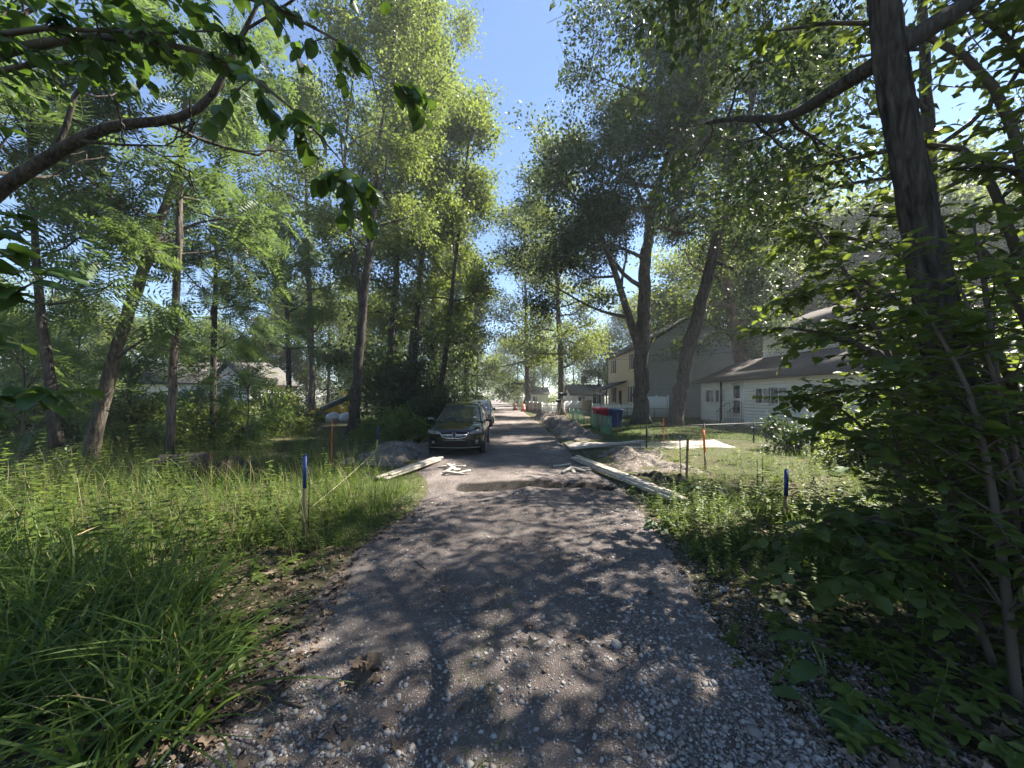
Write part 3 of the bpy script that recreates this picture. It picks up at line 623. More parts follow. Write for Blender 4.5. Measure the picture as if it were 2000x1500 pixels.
for px, Y, k, s in ((1120, 62, 0, .75), (1170, 56, 1, .8), (1235, 58, 0, 1.0), (1300, 52, 1, 1.1), (1370, 48, 0, 1.4), (1440, 44, 2, 1.1), (1500, 40, 1, 1.55), (1570, 36, 0, 1.3), (1640, 34, 1, 1.4), (1720, 32, 2, 1.0), (1800, 30, 0, 1.2),
                    (1900, 28, 1, 1.1), (2010, 26, 0, 1.1), (1060, 75, 1, 1.0), (1010, 90, 0, 1.15), (985, 130, 2, 1.2), (965, 190, 1, 1.5), (938, 170, 0, 1.4), (1600, 60, 2, 1.4), (1750, 55, 1, 1.5), (1900, 50, 2, 1.5), (1350, 80, 2, 1.4), (1480, 75, 2, 1.4), (1230, 90, 2, 1.3)):
    spots.append((k, px, Y, s, 'R'))
used = set()
rs = np.random.default_rng(3)
ORD = ('first', 'second', 'third', 'fourth', 'fifth', 'sixth', 'seventh', 'eighth', 'ninth', 'tenth', 'eleventh')
KIND = ('leafy mid-green', 'yellow-green', 'tall dark green')
rank = {}
for k in range(3):
    for side in 'LR':
        for n, q in enumerate(sorted((q for q in spots if q[0] == k and q[4] == side), key=lambda q: q[1])): rank[q] = ORD[n] + ' from the left of the ' + KIND[k] + ' trees behind the ' + ('wild plot' if side == 'L' else 'right-hand houses')
for spot in spots:
    k, px, Y, s, side = spot
    src = wt[k]
    o = src if k not in used else copy_tree(src, cm); used.add(k)
    x = (px - 1000) / F * Y; o.location = (x, Y, float(gh(x, Y))); o.rotation_euler = (0, 0, rs.random() * 6.28); s *= rs.uniform(.93, 1.07); o.scale = (s, s, s * rs.uniform(.92, 1.1))
    o['label'] = rank[spot]; o['group'] = 'woodland trees behind the ' + ('wild plot' if side == 'L' else 'houses')
for n, (px, Y, s) in enumerate(((545, 44, 1.0), (505, 50, .85))):
    o = pine if n == 0 else copy_tree(pine, cm); x = (px - 1000) / F * Y; o.location = (x, Y, 0); o.scale = (s,) * 3; o['label'] = ('pale sunlit pine beyond the white house, the nearer of two', 'pale sunlit pine beyond the white house, the farther left of two')[n]; o['group'] = 'pines beyond the white house'
# shade trees beside and behind the viewpoint: their shadows dapple the lane
for n, (x, Y, s, k) in enumerate(((10.2, 3.0, .62, 2), (8.5, -3.8, .75, 1), (21, 7, .95, 2))):
    o = copy_tree(wt[k], cm); o.location = (x, Y, 0); o.scale = (s, s, s); o.rotation_euler = (0, 0, n * 1.3 + .4)
    o['label'] = ('tree rising just right of the frame behind the near shrub', 'tree standing to the right behind the viewpoint', 'tall tree beyond the near shrub beside the bungalow')[n]; o['group'] = 'trees over the right verge'

# ------------------------------------------------------------------ shrubs
def make_shrub(name, lab, x, y, h, w, mat, leaf='kite', ls=.1, n=10, seed=1, per=14, sg=.16, grp=None, stemmat='twig', kids_=(4, 3), el=(35, 80)):
    rs = np.random.default_rng(seed); z = float(gh(x, y)); base = np.array([x, y, z]); o = root(name, lab, 'shrub', base, grp); bb, lb = MB(), MB(); An, Ad = [], []
    def grow(p, d, Ln, r, dep):
        pts = [p]; d = nrm(d)
        for k in range(5): d = nrm(d + rs.normal(size=3) * .2 + np.array([0, 0, -.04])); p = p + d * Ln / 5; p[2] = max(p[2], z + .05); pts.append(p)
        pts = np.array(pts); bb.tube(pts, np.linspace(r, r * .3, 6), 5 if dep == 0 else 3, cap=False)
        dr = nrm(np.gradient(pts, axis=0))
        if dep < 2:
            for q in range(kids_[min(dep, 1)]):
                i = rs.integers(1, 6); rv = nrm(rs.normal(size=3)); grow(pts[i], dr[i] * .7 + rv * .8, Ln * .5, r * .5, dep + 1)
        for i in range(2 if dep < 2 else 1, 6): An.append(pts[i]); Ad.append(dr[i])
    for k in range(n):
        a = k * 2.4; e = R(rs.uniform(*el)); grow(base + np.array([math.cos(a), math.sin(a), 0]) * .12 * w, np.array([math.cos(a) * math.cos(e), math.sin(a) * math.cos(e), math.sin(e)]) * np.array([w, w, h]), max(h, w) * .75 * rs.uniform(.75, 1.1), .02 * h ** .5, 0)
    A = np.repeat(np.array(An), per, 0); A = A + rs.normal(size=A.shape) * sg; A[:, 2] = np.maximum(A[:, 2], z + .04)
    leaves(lb, leaf, A, np.repeat(np.array(Ad), per, 0), ls, rs, .25)
    ob('stems', bb.mesh('stems', M[stemmat], base), o); ob('foliage', lb.mesh('foliage', M[mat], base), o); return o
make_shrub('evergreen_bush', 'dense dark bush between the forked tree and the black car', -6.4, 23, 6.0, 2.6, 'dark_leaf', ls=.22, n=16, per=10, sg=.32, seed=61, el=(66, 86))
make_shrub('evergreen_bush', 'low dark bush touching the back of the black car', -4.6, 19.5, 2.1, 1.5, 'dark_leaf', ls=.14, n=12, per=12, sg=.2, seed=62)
for n, (px, Y, h, w, m, ls, lab) in enumerate((
    (500, 17, 2.1, 1.6, 'wood_leaf', .14, 'rounded shrub left of the mown grass patch by the yellow machine'), (455, 14, 2.0, 1.7, 'left_leaf', .12, 'sunlit shrub in front of the white house'),
    (265, 12, 1.9, 1.5, 'left_leaf', .12, 'bushy shrub at the foot of the leaning tree'), (552, 22, 2.4, 1.6, 'wood_leaf', .16, 'shrub right below the straight tree'),
    (150, 16, 2.8, 2.2, 'left_leaf', .15, 'large yellow-green shrub behind the crooked sapling'), (20, 12, 2.2, 1.8, 'wood_leaf', .13, 'leafy shrub at the far left edge behind tall grass'),
    (370, 19, 2.2, 1.8, 'wood_leaf', .15, 'shrub hiding the foot of the white house'), (745, 16.5, .75, 1.1, 'weed_leaf', .13, 'low bright bush right of the forked tree'), (790, 15.5, .65, .9, 'weed_leaf', .12, 'low bright bush nearest the black car'),
    (930, 50, 2.2, 2.0, 'left_leaf', .3, 'sunlit shrub by the utility pole'), (880, 46, 2.0, 2.4, 'left_leaf', .3, 'sunlit shrub below the distant forked tree'),
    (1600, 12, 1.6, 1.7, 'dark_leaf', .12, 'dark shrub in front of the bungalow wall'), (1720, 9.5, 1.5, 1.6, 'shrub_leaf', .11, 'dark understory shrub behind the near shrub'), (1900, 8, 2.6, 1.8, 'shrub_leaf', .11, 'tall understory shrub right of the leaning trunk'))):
    make_shrub('leafy_shrub', lab, (px - 1000) / F * Y, Y, h, w, m, ls=ls, n=9, seed=70 + n, per=13, sg=ls * 1.3)

# near shrub on the right: arching stems with broad leaves
def arching(name, lab, cat, stems, leafm, size, seed, nparts=300, per_side=9, hang=.15, stemmat='twig', group=None, sub=2, kinds=OV, twig_len=.6):
    rs = np.random.default_rng(seed); base = np.array(stems[0][0][:3]); base[2] = float(gh(base[0], base[1])); o = root(name, lab, cat, base, group)
    Lp = []; bb = MB()
    def leafy(pts, n):
        t = np.linspace(.25, 1, n); d = np.concatenate([[0], np.cumsum(np.linalg.norm(np.diff(pts, axis=0), axis=1))]); d /= d[-1]
        q = np.stack([np.interp(t, d, pts[:, k]) for k in range(3)], -1); dr = nrm(np.gradient(q, axis=0))
        sd_ = nrm(np.cross(dr, np.array([0, 0, 1.])))
        for k in range(n):
            s_ = 1 if k % 2 else -1; Lp.append((q[k], nrm(dr[k] * .55 + sd_[k] * s_ + np.array([0, 0, -hang]) + rs.normal(size=3) * .22), np.array([0, 0, 1.]) + rs.normal(size=3) * .28))
    for st in stems:
        p = smooth_path(st, 14); bb.tube(p[:, :3], p[:, 3], 6, cap=False)
        for k in range(3, 14):
            for q in range(sub):
                d0 = nrm(p[min(13, k + 1), :3] - p[k - 1, :3]); rv = rs.normal(size=3); rv[2] *= .35; d = nrm(d0 * .8 + nrm(rv)); Lt = twig_len * rs.uniform(.5, 1.2) * (1.15 - k / 22); pp = [p[k, :3]]
                for s_ in range(5): d = nrm(d + rs.normal(size=3) * .14 + np.array([0, 0, -.05])); pp.append(pp[-1] + d * Lt / 5)
                pp = np.array(pp); bb.tube(pp, np.linspace(max(.003, p[k, 3] * .45), .0018, 6), 4, cap=False); leafy(pp, per_side)
        leafy(p[7:, :3], 8)
    ob('stems', bb.mesh('stems', M[stemmat], base), o)
    A = np.array([l[0] for l in Lp]); AX = np.array([l[1] for l in Lp]); NO = np.array([l[2] for l in Lp]); SZ = size * rs.uniform(.55, 1.25, len(A))
    px = 1000 + F * A[:, 0] / np.maximum(A[:, 1], .2); py = HOR - F * (A[:, 2] - H) / np.maximum(A[:, 1], .2)
    inv = (px > 0) & (px < 2000) & (py > 0) & (py < 1500) & (A[:, 1] > .3)
    sc_ = np.where(inv, SZ / A[:, 1], 0); tp = np.argsort(-sc_)[:nparts]; tp = tp[inv[tp]]; rest = np.setdiff1d(np.arange(len(A)), tp)
    lb = MB()
    for q in range(len(kinds)):
        r_ = rest[q::len(kinds)]; V, Fa = scatter(*(OL[q] if kinds is OV else kinds[q]), A[r_], AX[r_], NO[r_], SZ[r_], SZ[r_] * .75); lb.add(V, T=Fa)
    if lb.n: tag(ob('foliage', lb.mesh('foliage', M[leafm], base), o), kind='stuff')
    lm = [mesh_np('leaf', V * np.array([1, .75, 1]), [Fa], M[leafm], True) for V, Fa in kinds]
    for j in tp:
        ax = nrm(AX[j]); s_ = nrm(np.cross(NO[j], ax)); n_ = np.cross(ax, s_)
        l = ob('leaf', lm[j % len(kinds)], o); z = SZ[j]
        l.matrix_local = Matrix(((ax[0]*z, s_[0]*z, n_[0]*z, A[j][0]-base[0]), (ax[1]*z, s_[1]*z, n_[1]*z, A[j][1]-base[1]), (ax[2]*z, s_[2]*z, n_[2]*z, A[j][2]-base[2]), (0, 0, 0, 1)))
    return o
def ST(*a): return [PR(*q) for q in a]
arching('broadleaf_shrub', 'large dark broadleaf shrub with arching stems filling the right side', 'shrub', [
    ST((1955, 1300, 3.0, 26), (1900, 1000, 3.0, 20), (1790, 900, 3.1, 14), (1700, 860, 3.3, 9), (1610, 830, 3.5, 4)),
    ST((1990, 1330, 3.1, 22), (1930, 980, 3.2, 18), (1800, 760, 3.4, 14), (1690, 660, 3.7, 10), (1540, 640, 4.0, 4)),
    ST((1900, 1290, 3.4, 18), (1880, 1000, 3.5, 15), (1850, 700, 3.6, 12), (1800, 600, 3.8, 8), (1640, 530, 4.2, 3)),
    ST((1985, 1380, 2.7, 20), (1975, 1000, 2.8, 17), (1940, 720, 2.9, 13), (1930, 580, 3.0, 9), (1900, 430, 3.2, 3)),
    ST((1940, 1310, 2.8, 16), (1850, 1080, 2.8, 12), (1740, 1020, 2.8, 9), (1640, 1000, 2.9, 6), (1560, 1040, 3.0, 3)),
    ST((2010, 1340, 2.5, 18), (1990, 1050, 2.5, 14), (1960, 860, 2.5, 10), (1900, 780, 2.6, 6), (1800, 740, 2.7, 3)),
    ST((1930, 1290, 3.9, 16), (1830, 900, 4.2, 12), (1740, 700, 4.4, 9), (1650, 520, 4.6, 6), (1560, 400, 5, 3)),
    ST((1860, 1250, 4.2, 14), (1780, 960, 4.4, 10), (1690, 830, 4.6, 7), (1600, 770, 4.9, 3)),
    ST((1990, 1400, 2.3, 18), (1945, 980, 2.4, 13), (1890, 740, 2.5, 9), (1800, 600, 2.6, 4)), ST((2040, 1300, 2.4, 16), (1990, 900, 2.5, 11), (1930, 700, 2.6, 8), (1860, 520, 2.7, 3)), ST((1950, 1330, 2.6, 14), (1880, 1120, 2.6, 10), (1800, 1080, 2.6, 7), (1700, 1120, 2.6, 3))], 'shrub_leaf', .115, 81, sub=4, per_side=8, twig_len=.8)
arching('broadleaf_sapling', 'broadleaf branches hanging across the top right in front of the oak limbs', 'tree', [
    ST((2150, 900, 3.6, 24), (2080, 400, 3.6, 18), (1960, 300, 3.7, 12), (1860, 330, 3.8, 6)),
    ST((2140, 900, 3.8, 24), (2050, 200, 3.6, 16), (1980, 60, 3.6, 10), (1850, -10, 3.6, 5)),
    ST((2120, 900, 4.0, 20), (1960, 520, 4.2, 12), (1850, 430, 4.4, 8), (1700, 420, 4.8, 4)),
    ST((2130, 900, 4.2, 20), (1900, 250, 4.6, 12), (1720, 300, 5.0, 8), (1560, 330, 5.4, 4)),
    ST((2130, 900, 4.2, 20), (1950, 120, 4.4, 14), (1700, 20, 4.6, 9), (1520, 60, 4.8, 4))], 'shrub_leaf', .13, 82, sub=3, per_side=7, twig_len=.85, nparts=200)

arching('broadleaf_sapling', 'broadleaf branches reaching in front of the bungalow roof', 'tree', [
    ST((2060, 1000, 5.4, 22), (1900, 760, 5.4, 16), (1760, 640, 5.4, 11), (1660, 630, 5.5, 6), (1570, 660, 5.6, 3)),
    ST((2060, 1000, 5.4, 22), (1880, 700, 5.6, 16), (1740, 560, 5.7, 10), (1640, 550, 5.8, 6), (1530, 580, 6, 3)),
    ST((2060, 1000, 5.4, 22), (1880, 800, 5.0, 16), (1740, 760, 5.0, 10), (1680, 750, 5.1, 6), (1590, 770, 5.2, 3)),
    ST((2060, 1000, 5.4, 22), (1900, 640, 5.8, 14), (1780, 500, 6.0, 9), (1660, 450, 6.2, 6), (1530, 470, 6.4, 3)),
    ST((2060, 1000, 5.4, 22), (1960, 700, 5.2, 14), (1900, 600, 5.2, 9), (1820, 590, 5.2, 6), (1700, 650, 5.2, 3))], 'shrub_leaf', .14, 83, sub=7, per_side=9, twig_len=1.0, nparts=150)

# near tree top left: thick arching limb and broad heart-shaped leaves over the lane
make_tree('broadleaf_tree', 'near tree whose thick arching limb enters at the top left', 
    [(-6.9, 4.6, 0, .2), (-6.8, 4.5, 2, .17), (-6.6, 4.3, 3.4, .14), (-6.5, 4.1, 5.5, .1), (-6.4, 4.0, 8.0, .05)],
    limbs=[ST((-190, 560, 4.1, 29), (0, 365, 4.0, 25), (110, 300, 4.0, 22), (185, 250, 4.0, 19), (240, 235, 4.0, 18), (330, 245, 4.0, 16), (380, 225, 4.0, 15), (425, 200, 4.0, 13), (438, 130, 4.0, 11), (465, 80, 4.0, 9), (500, 20, 4.0, 6), (560, -120, 4.0, 3)),
           ST((150, 273, 4.0, 6), (230, 284, 3.9, 5), (300, 283, 3.8, 3), (345, 286, 3.7, 2))],
    barkm='bark_dark', leaf='broad', leafmat_='broad_leaf', leaf_size=.13, per=6, sigma=.3, Lmax=3.0, seed=91, kids_=(3, 3), t0=.55, n_limbs=6, el=(10, 50), sides=12, leaf_filter=lambda A: (HOR - F * (A[:, 2] - H) / np.maximum(A[:, 1], .3) < 150) | (A[:, 0] < -1.45 * A[:, 1]))
arching('broadleaf_sapling', 'hanging sprays of large heart-shaped leaves across the top left', 'tree', [
    ST((-420, 900, 2.6, 30), (-250, 200, 2.6, 26), (80, 60, 2.6, 16), (330, 60, 2.5, 10), (520, 150, 2.3, 7), (640, 240, 2.2, 4), (680, 330, 2.1, 2)),
    ST((-420, 900, 2.6, 30), (-300, 100, 2.7, 24), (0, -80, 2.8, 16), (350, -60, 2.7, 10), (560, 20, 2.6, 7), (720, 60, 2.5, 4), (760, 160, 2.5, 2)),
    ST((-420, 900, 2.6, 26), (-250, 260, 2.7, 18), (0, 110, 2.8, 10), (180, 130, 2.8, 6), (320, 110, 2.8, 3)),
    ST((-420, 900, 2.6, 26), (-220, 160, 2.4, 18), (40, 20, 2.4, 10), (220, 80, 2.4, 6), (420, 60, 2.4, 3))], 'broad_leaf', .105, 92, sub=4, per_side=8, twig_len=.55, hang=.5)
arching('broadleaf_sapling', 'dark leaved sapling close by at the far left edge with a few sunlit leaves', 'tree', [
    ST((-260, 1150, 1.9, 24), (-160, 800, 1.9, 16), (-40, 620, 1.9, 9), (40, 560, 1.85, 5), (90, 540, 1.8, 2)),
    ST((-260, 1150, 1.9, 24), (-140, 880, 1.9, 14), (-30, 780, 1.85, 8), (60, 760, 1.8, 3)),
    ST((-260, 1150, 1.9, 24), (-180, 700, 2.0, 16), (-60, 480, 2.0, 8), (50, 450, 1.9, 3))], 'broad_leaf', .13, 93, sub=1, per_side=5, twig_len=.3, nparts=120)

# ------------------------------------------------------------------ ground cover
BL = [blade(6, .5), blade(6, .9), blade(6, 1.25)]; BS = [blade(3, .3), blade(3, .7)]
def grass(name, lab, pts, Lr, wr, mat, T, lean=.35, seed=1):
    rs = np.random.default_rng(seed); n = len(pts); mb = MB()
    ax = np.array([0, 0, 1.]) + np.concatenate([rs.normal(size=(n, 2)) * lean, np.zeros((n, 1))], 1); a = rs.random(n) * 6.28; no = np.stack([np.cos(a), np.sin(a), np.zeros(n)], -1)
    Ls = rs.uniform(*Lr, n); Ws = rs.uniform(*wr, n)
    for q in range(len(T)): s_ = slice(q, None, len(T)); V, Fa = scatter(*T[q], pts[s_], ax[s_], no[s_], Ls[s_], Ws[s_]); mb.add(V, T=Fa)
    return tag(ob(name, mb.mesh(name, M[mat])), lab, kind='stuff')
def onground(x, y): return np.stack([x, y, gh(x, y) - .01], -1)
rs = np.random.default_rng(5)
# foreground clumps of broad-bladed grass, lower left
c = np.array([G(60, 1330), G(130, 1400), G(230, 1260), G(300, 1330), G(170, 1180), G(60, 1200), G(330, 1230), G(260, 1450), G(0, 1420), G(-60, 1300), G(120, 1280), G(360, 1400), G(-100, 1150)])
i = rs.integers(0, len(c), 1300); x = c[i, 0] + rs.normal(size=1300) * .13; y = c[i, 1] + rs.normal(size=1300) * .13
k = x < road_l(y) - .02; grass('tall_grass', 'big clump of arching broad-bladed grass in the lower left foreground', onground(x[k], y[k]), (.5, .95), (.014, .03), 'grass', BL, .42, 6)
k2 = k & (np.arange(len(x)) % 9 == 0); grass('dry_grass', 'few dead straw blades in the near grass clump', onground(x[k2], y[k2]), (.3, .8), (.006, .014), 'straw', BL, .5, 61)
# weeds and grasses of the wild plot
def wild(n, x0, x1, y0, y1, f=lambda x, y: np.ones(len(x), bool)):
    u = rs.random(n); y = 1 / (1 / y0 - u * (1 / y0 - 1 / y1)); x = rs.uniform(x0, x1, n) ; k = f(x, y); return x[k], y[k]
nearline = lambda x, y: (x < road_l(y) - .15 - .5 * vnoise(x, y, 1.1, 31)) & (vnoise(x, y, 1.3, 32) > .25) & (x > -1.5 * y - 2) & ~((y > 8.4) & (y < 14) & (x > -4.6))
x, y = wild(27000, -20, -1.4, 2.6, 19, nearline); k = ~((x > -2.6 - .1 * y) & (y < 4.4)) & ((y > 5.6) | (rs.random(len(y)) < .35))
grass('wild_grass', 'tall thin grass of the wild plot on the left', onground(x[k], y[k]), (.28, .85), (.007, .014), 'grass', BS, .35, 7)
x, y = wild(2600, -16, -2.2, 4.2, 16, nearline); grass('dry_grass', 'pale dry grass stalks standing in the wild plot', onground(x, y), (.5, 1.15), (.003, .006), 'straw', BS, .14, 8)
x, y = wild(16000, -5.2, -1.7, 4.6, 10.5, lambda x, y: (x < road_l(y) - .02) & (x > -1.3 - .42 * y - .4) & (y < 9.2)); grass('verge_grass', 'short green grass on the left verge round the lumber', onground(x, y), (.06, .2), (.004, .008), 'lawn', BS, .4, 9)
x, y = wild(19000, 1.9, 11, 3.4, 13, lambda x, y: (x > road_r(y) + .1) & ((x > 4.3) | (y < 8.6)) & (vnoise(x, y, .9, 33) > .38) & ((y > 4.2) | (x > 3.0)))
grass('verge_grass', 'longer green grass on the right verge round the blue tipped stake', onground(x, y), (.12, .42), (.005, .011), 'grass', BS, .45, 10)
x, y = wild(14000, 4.3, 14, 15.5, 30, lambda x, y: (x > 4.5 + .0 * y)); grass('lawn_grass', 'mown lawn in front of the white bungalow', onground(x, y), (.05, .13), (.016, .03), 'lawn', BS[:1], .4, 11)
x, y = wild(9000, -26, -9, 26, 44); grass('lawn_grass', 'mown sunlit lawn behind the wild plot near the yellow machine', onground(x, y), (.08, .2), (.02, .04), 'lawn', BS[:1], .4, 12)
x, y = wild(3200, -1.0, .9, 1.8, 6, lambda x, y: np.abs(x + .12 + .1 * np.sin(y * 3)) < .22 * vnoise(x, y, .5, 34) + .02)
p = onground(x, y); p[:, 2] = rh(x, y) - .005; grass('sparse_grass', 'sparse short weeds along the middle of the lane', p, (.03, .1), (.003, .006), 'grass', BS, .7, 13)

# leafy weeds: a mass plus the nearest individually
def weed_template(seed, h=.6, n=9, ls=.11, fine=True):
    r = np.random.default_rng(seed); st, lf = MB(), MB(); p = np.array([0, 0, 0.]); pts = [p]; d = np.array([r.normal() * .12, r.normal() * .12, 1.])
    for k in range(6): d = nrm(d + r.normal(size=3) * .07); p = p + d * h / 6; pts.append(p)
    pts = np.array(pts); st.tube(pts, np.linspace(.005, .002, 7), 4, cap=False)
    for k in range(n):
        t = .2 + .8 * k / (n - 1); q = np.array([np.interp(t, np.linspace(0, 1, 7), pts[:, j]) for j in range(3)]); a = k * 2.4 + r.normal() * .3
        for m_ in range(2):
            a2 = a + math.pi * m_; V, Fa = scatter(*((OV if fine else OL)[(k + m_) % 4] if fine is not None else (KITE, KF)), q[None], np.array([[math.cos(a2), math.sin(a2), .1]]), np.array([[0, 0, 1.]]) + r.normal(size=(1, 3)) * .2, [ls * (1.25 - .7 * t) * r.uniform(.8, 1.2)], [ls * (1.25 - .7 * t) * .5]); lf.add(V, T=Fa)
    return st, lf
wtm = [weed_template(s, h, n, l) for s, h, n, l in ((1, .75, 11, .12), (2, .5, 8, .13), (3, .95, 13, .10), (4, .35, 6, .14))]
wm = [(a.mesh('stem', M['stem']), b_.mesh('foliage', M['weed_leaf'])) for a, b_ in wtm]
wtm = [weed_template(s, h, n, l, False) for s, h, n, l in ((1, .75, 11, .12), (2, .5, 8, .13), (3, .95, 13, .10), (4, .35, 6, .14))]
mb = MB(); x, y = wild(1150, -17, -2.2, 4.5, 16, lambda x, y: nearline(x, y) & (x < -2.3 - .08 * y)); x2, y2 = wild(1500, 2.1, 12, 3.6, 13, lambda x, y: (x > road_r(y) + .12) & ((x > 3.8) | (y < 7.5))); x, y = np.concatenate([x, x2]), np.concatenate([y, y2])
wtf = [weed_template(s, h, n, l, None) for s, h, n, l in ((1, .75, 11, .12), (2, .5, 8, .13), (3, .95, 13, .10), (4, .35, 6, .14))]
nr_ = y < 6.5
for k, (a, b_) in enumerate(wtm + wtf):
    sel_ = nr_ if k < 4 else ~nr_
    V0 = np.concatenate(b_.V); T0 = np.concatenate(b_.T); xs_, ys_ = x[sel_][k % 4::4], y[sel_][k % 4::4]
    V, Fa = scatter(V0[:, [2, 0, 1]], T0, onground(xs_, ys_), np.array([[0, 0, 1.]]) + rs.normal(size=(len(xs_), 3)) * .12, rs.normal(size=(len(xs_), 3)) * np.array([1, 1, .1]), q_ := np.where(xs_ > 0, .72, 1.0) * rs.uniform(.5, 1.0, len(xs_)) * (.6 + 1.0 * vnoise(xs_, ys_, 1.6, 35)), q_ * rs.uniform(.8, 1.3, len(xs_))); mb.add(V, T=Fa)
tag(ob('weeds', mb.mesh('weeds', M['weed_leaf'])), 'mass of leafy weeds covering the wild plots', kind='stuff')
near = [(px, py, s) for px, py, s in ((200, 1130, 1.0), (250, 1090, 1.1), (300, 1110, 1.1), (340, 1080, 1.0), (370, 1120, .9), (150, 1100, 1.0), (100, 1120, 1.05), (60, 1090, 1.1), (20, 1130, 1.1), (400, 1090, .8), (280, 1150, .9), (220, 1060, 1.2), (330, 1040, 1.1), (440, 1130, .6), (480, 1090, .6), (520, 1060, .7), (560, 1080, .6), (120, 1060, 1.2), (410, 1040, 1.0), (470, 1020, 1), (530, 1010, 1.0), (580, 1040, .7), (620, 1060, .6), (640, 1020, .6), (500, 1130, .45), (560, 1130, .4), (620, 1110, .4), (30, 1180, 1.0), (130, 1160, 1.0))]
for n, (px, py, s) in enumerate(near):
    g = G(px, py); o = root('leafy_weed', 'leafy upright weed in the front edge of the wild plot on the left', 'weed', (g[0], g[1], gh(g[0], g[1])), 'leafy weeds along the left verge', n * 1.7); s *= 1.4; o.scale = (s, s, s * .8)
    ob('stem', wm[n % 4][0], o); ob('foliage', wm[n % 4][1], o)
for n, (px, py, s) in enumerate(((1420, 1260, .5), (1480, 1180, .6), (1520, 1240, .5), (1560, 1300, .5), (1700, 1300, .6), (1460, 1100, .6), (1540, 1120, .6), (1620, 1180, .6), (1760, 1350, .6), (1820, 1420, .6), (1400, 1130, .5), (1660, 1080, .7), (1720, 1140, .7), (1800, 1250, .7), (1440, 1310, .4), (1500, 1340, .4))):
    g = G(px, py); o = root('leafy_weed', 'low leafy weed in the shaded leaf litter of the right verge', 'weed', (g[0], g[1], gh(g[0], g[1])), 'leafy weeds along the right verge', n * 1.3); s *= 1.35; o.scale = (s, s, s * .7)
    ob('stem', wm[(n * 3 + 1) % 4][0], o); ob('foliage', wm[(n * 3 + 1) % 4][1], o)
tv, tf = MB(), None
for k in range(5):
    a = k * 1.2566; V, Fa = scatter(*OL[k % 4], np.array([[0, 0, .6]]), np.array([[math.cos(a), math.sin(a), .15]]), np.array([[0, 0, 1.]]), [.8], [.45]); tv.add(V, T=Fa)
V0, T0 = np.concatenate(tv.V), np.concatenate(tv.T); x, y = wild(900, 1.7, 7, 1.8, 7.5, lambda x, y: (x > road_r(y) + .05) & (vnoise(x, y, .55, 61) > .55)); x2, y2 = wild(650, -5, -1.7, 2.6, 7, lambda x, y: (x < road_l(y) - .05) & (vnoise(x, y, .5, 62) > .5)); x, y = np.concatenate([x, x2]), np.concatenate([y, y2]); q_ = rs.uniform(.035, .14, len(x))
V, Fa = scatter(V0[:, [2, 0, 1]], T0, onground(x, y), np.array([[0, 0, 1.]]) + rs.normal(size=(len(x), 3)) * .2, rs.normal(size=(len(x), 3)) * np.array([1, 1, .1]), q_, q_)
tag(ob('ground_cover', mesh_np('ground_cover', V, [Fa], M['weed_leaf'])), 'low five-leaved creeper over the leaf litter', kind='stuff')
# burdock
BK = [ovate(.25, .08, .12, 8, .02), ovate(.5, .05, .1, 8, .03)]
bkm = [mesh_np('leaf', V * np.array([1, .7, 1]), [Fa], M['burdock_leaf'], True) for V, Fa in BK]
def burdock(px, py, lab, lv, seed):
    r = np.random.default_rng(seed); g = G(px, py); z = float(gh(g[0], g[1])); o = root('burdock_plant', lab, 'plant', (g[0], g[1], z))
    st = MB()
    for k, (a, e, pl, sz) in enumerate(lv):
        d = np.array([math.cos(R(a)) * math.cos(R(e)), math.sin(R(a)) * math.cos(R(e)), math.sin(R(e))]); p1 = d * pl; st.tube([[0, 0, 0], p1 * .5 + np.array([0, 0, .01]), p1], [.008, .006, .005], 5, cap=False)
        ax = nrm(np.array([math.cos(R(a)), math.sin(R(a)), -.12 + r.normal() * .08])); s_ = nrm(np.cross(np.array([0, 0, 1.]) + r.normal(size=3) * .15, ax)); n_ = np.cross(ax, s_)
        l = ob('leaf', bkm[k % 2], o); l.matrix_local = Matrix(((ax[0]*sz, s_[0]*sz, n_[0]*sz, p1[0]), (ax[1]*sz, s_[1]*sz, n_[1]*sz, p1[1]), (ax[2]*sz, s_[2]*sz, n_[2]*sz, p1[2]), (0, 0, 0, 1)))
    ob('stalk', st.mesh('stalk', M['stem']), o)
burdock(1615, 1330, 'burdock with one upright broad leaf in the litter of the right verge', [(150, 70, .25, .26), (190, 45, .14, .2), (60, 40, .16, .2)], 1)
burdock(1600, 1400, 'burdock with a long drooping leaf nearest the camera on the right', [(-62, 30, .08, .36), (140, 35, .12, .2), (-20, 50, .1, .16)], 2)
burdock(1440, 1420, 'small burdock leaf at the gravel edge', [(-80, 50, .06, .14), (90, 40, .05, .1)], 3)
burdock(1370, 965, 'burdock with wide leaves beneath the orange stake on the right', [(200, 40, .25, .45), (20, 45, .25, .42), (250, 50, .2, .38), (320, 35, .25, .4), (120, 45, .25, .4)], 4)
burdock(1660, 935, 'burdock with wide leaves behind the blue tipped stake', [(200, 40, .25, .4), (20, 45, .25, .4), (270, 50, .2, .38)], 5)
burdock(1290, 1030, 'leafy plant in the grass at the gravel edge on the right', [(200, 40, .12, .2), (260, 30, .12, .2), (320, 50, .12, .18), (30, 50, .1, .2)], 6)
burdock(1490, 1500, 'weed with jagged leaves at the lower edge of the right verge', [(100, 40, .1, .16), (200, 40, .1, .16), (300, 40, .1, .16), (20, 40, .1, .16)], 7)
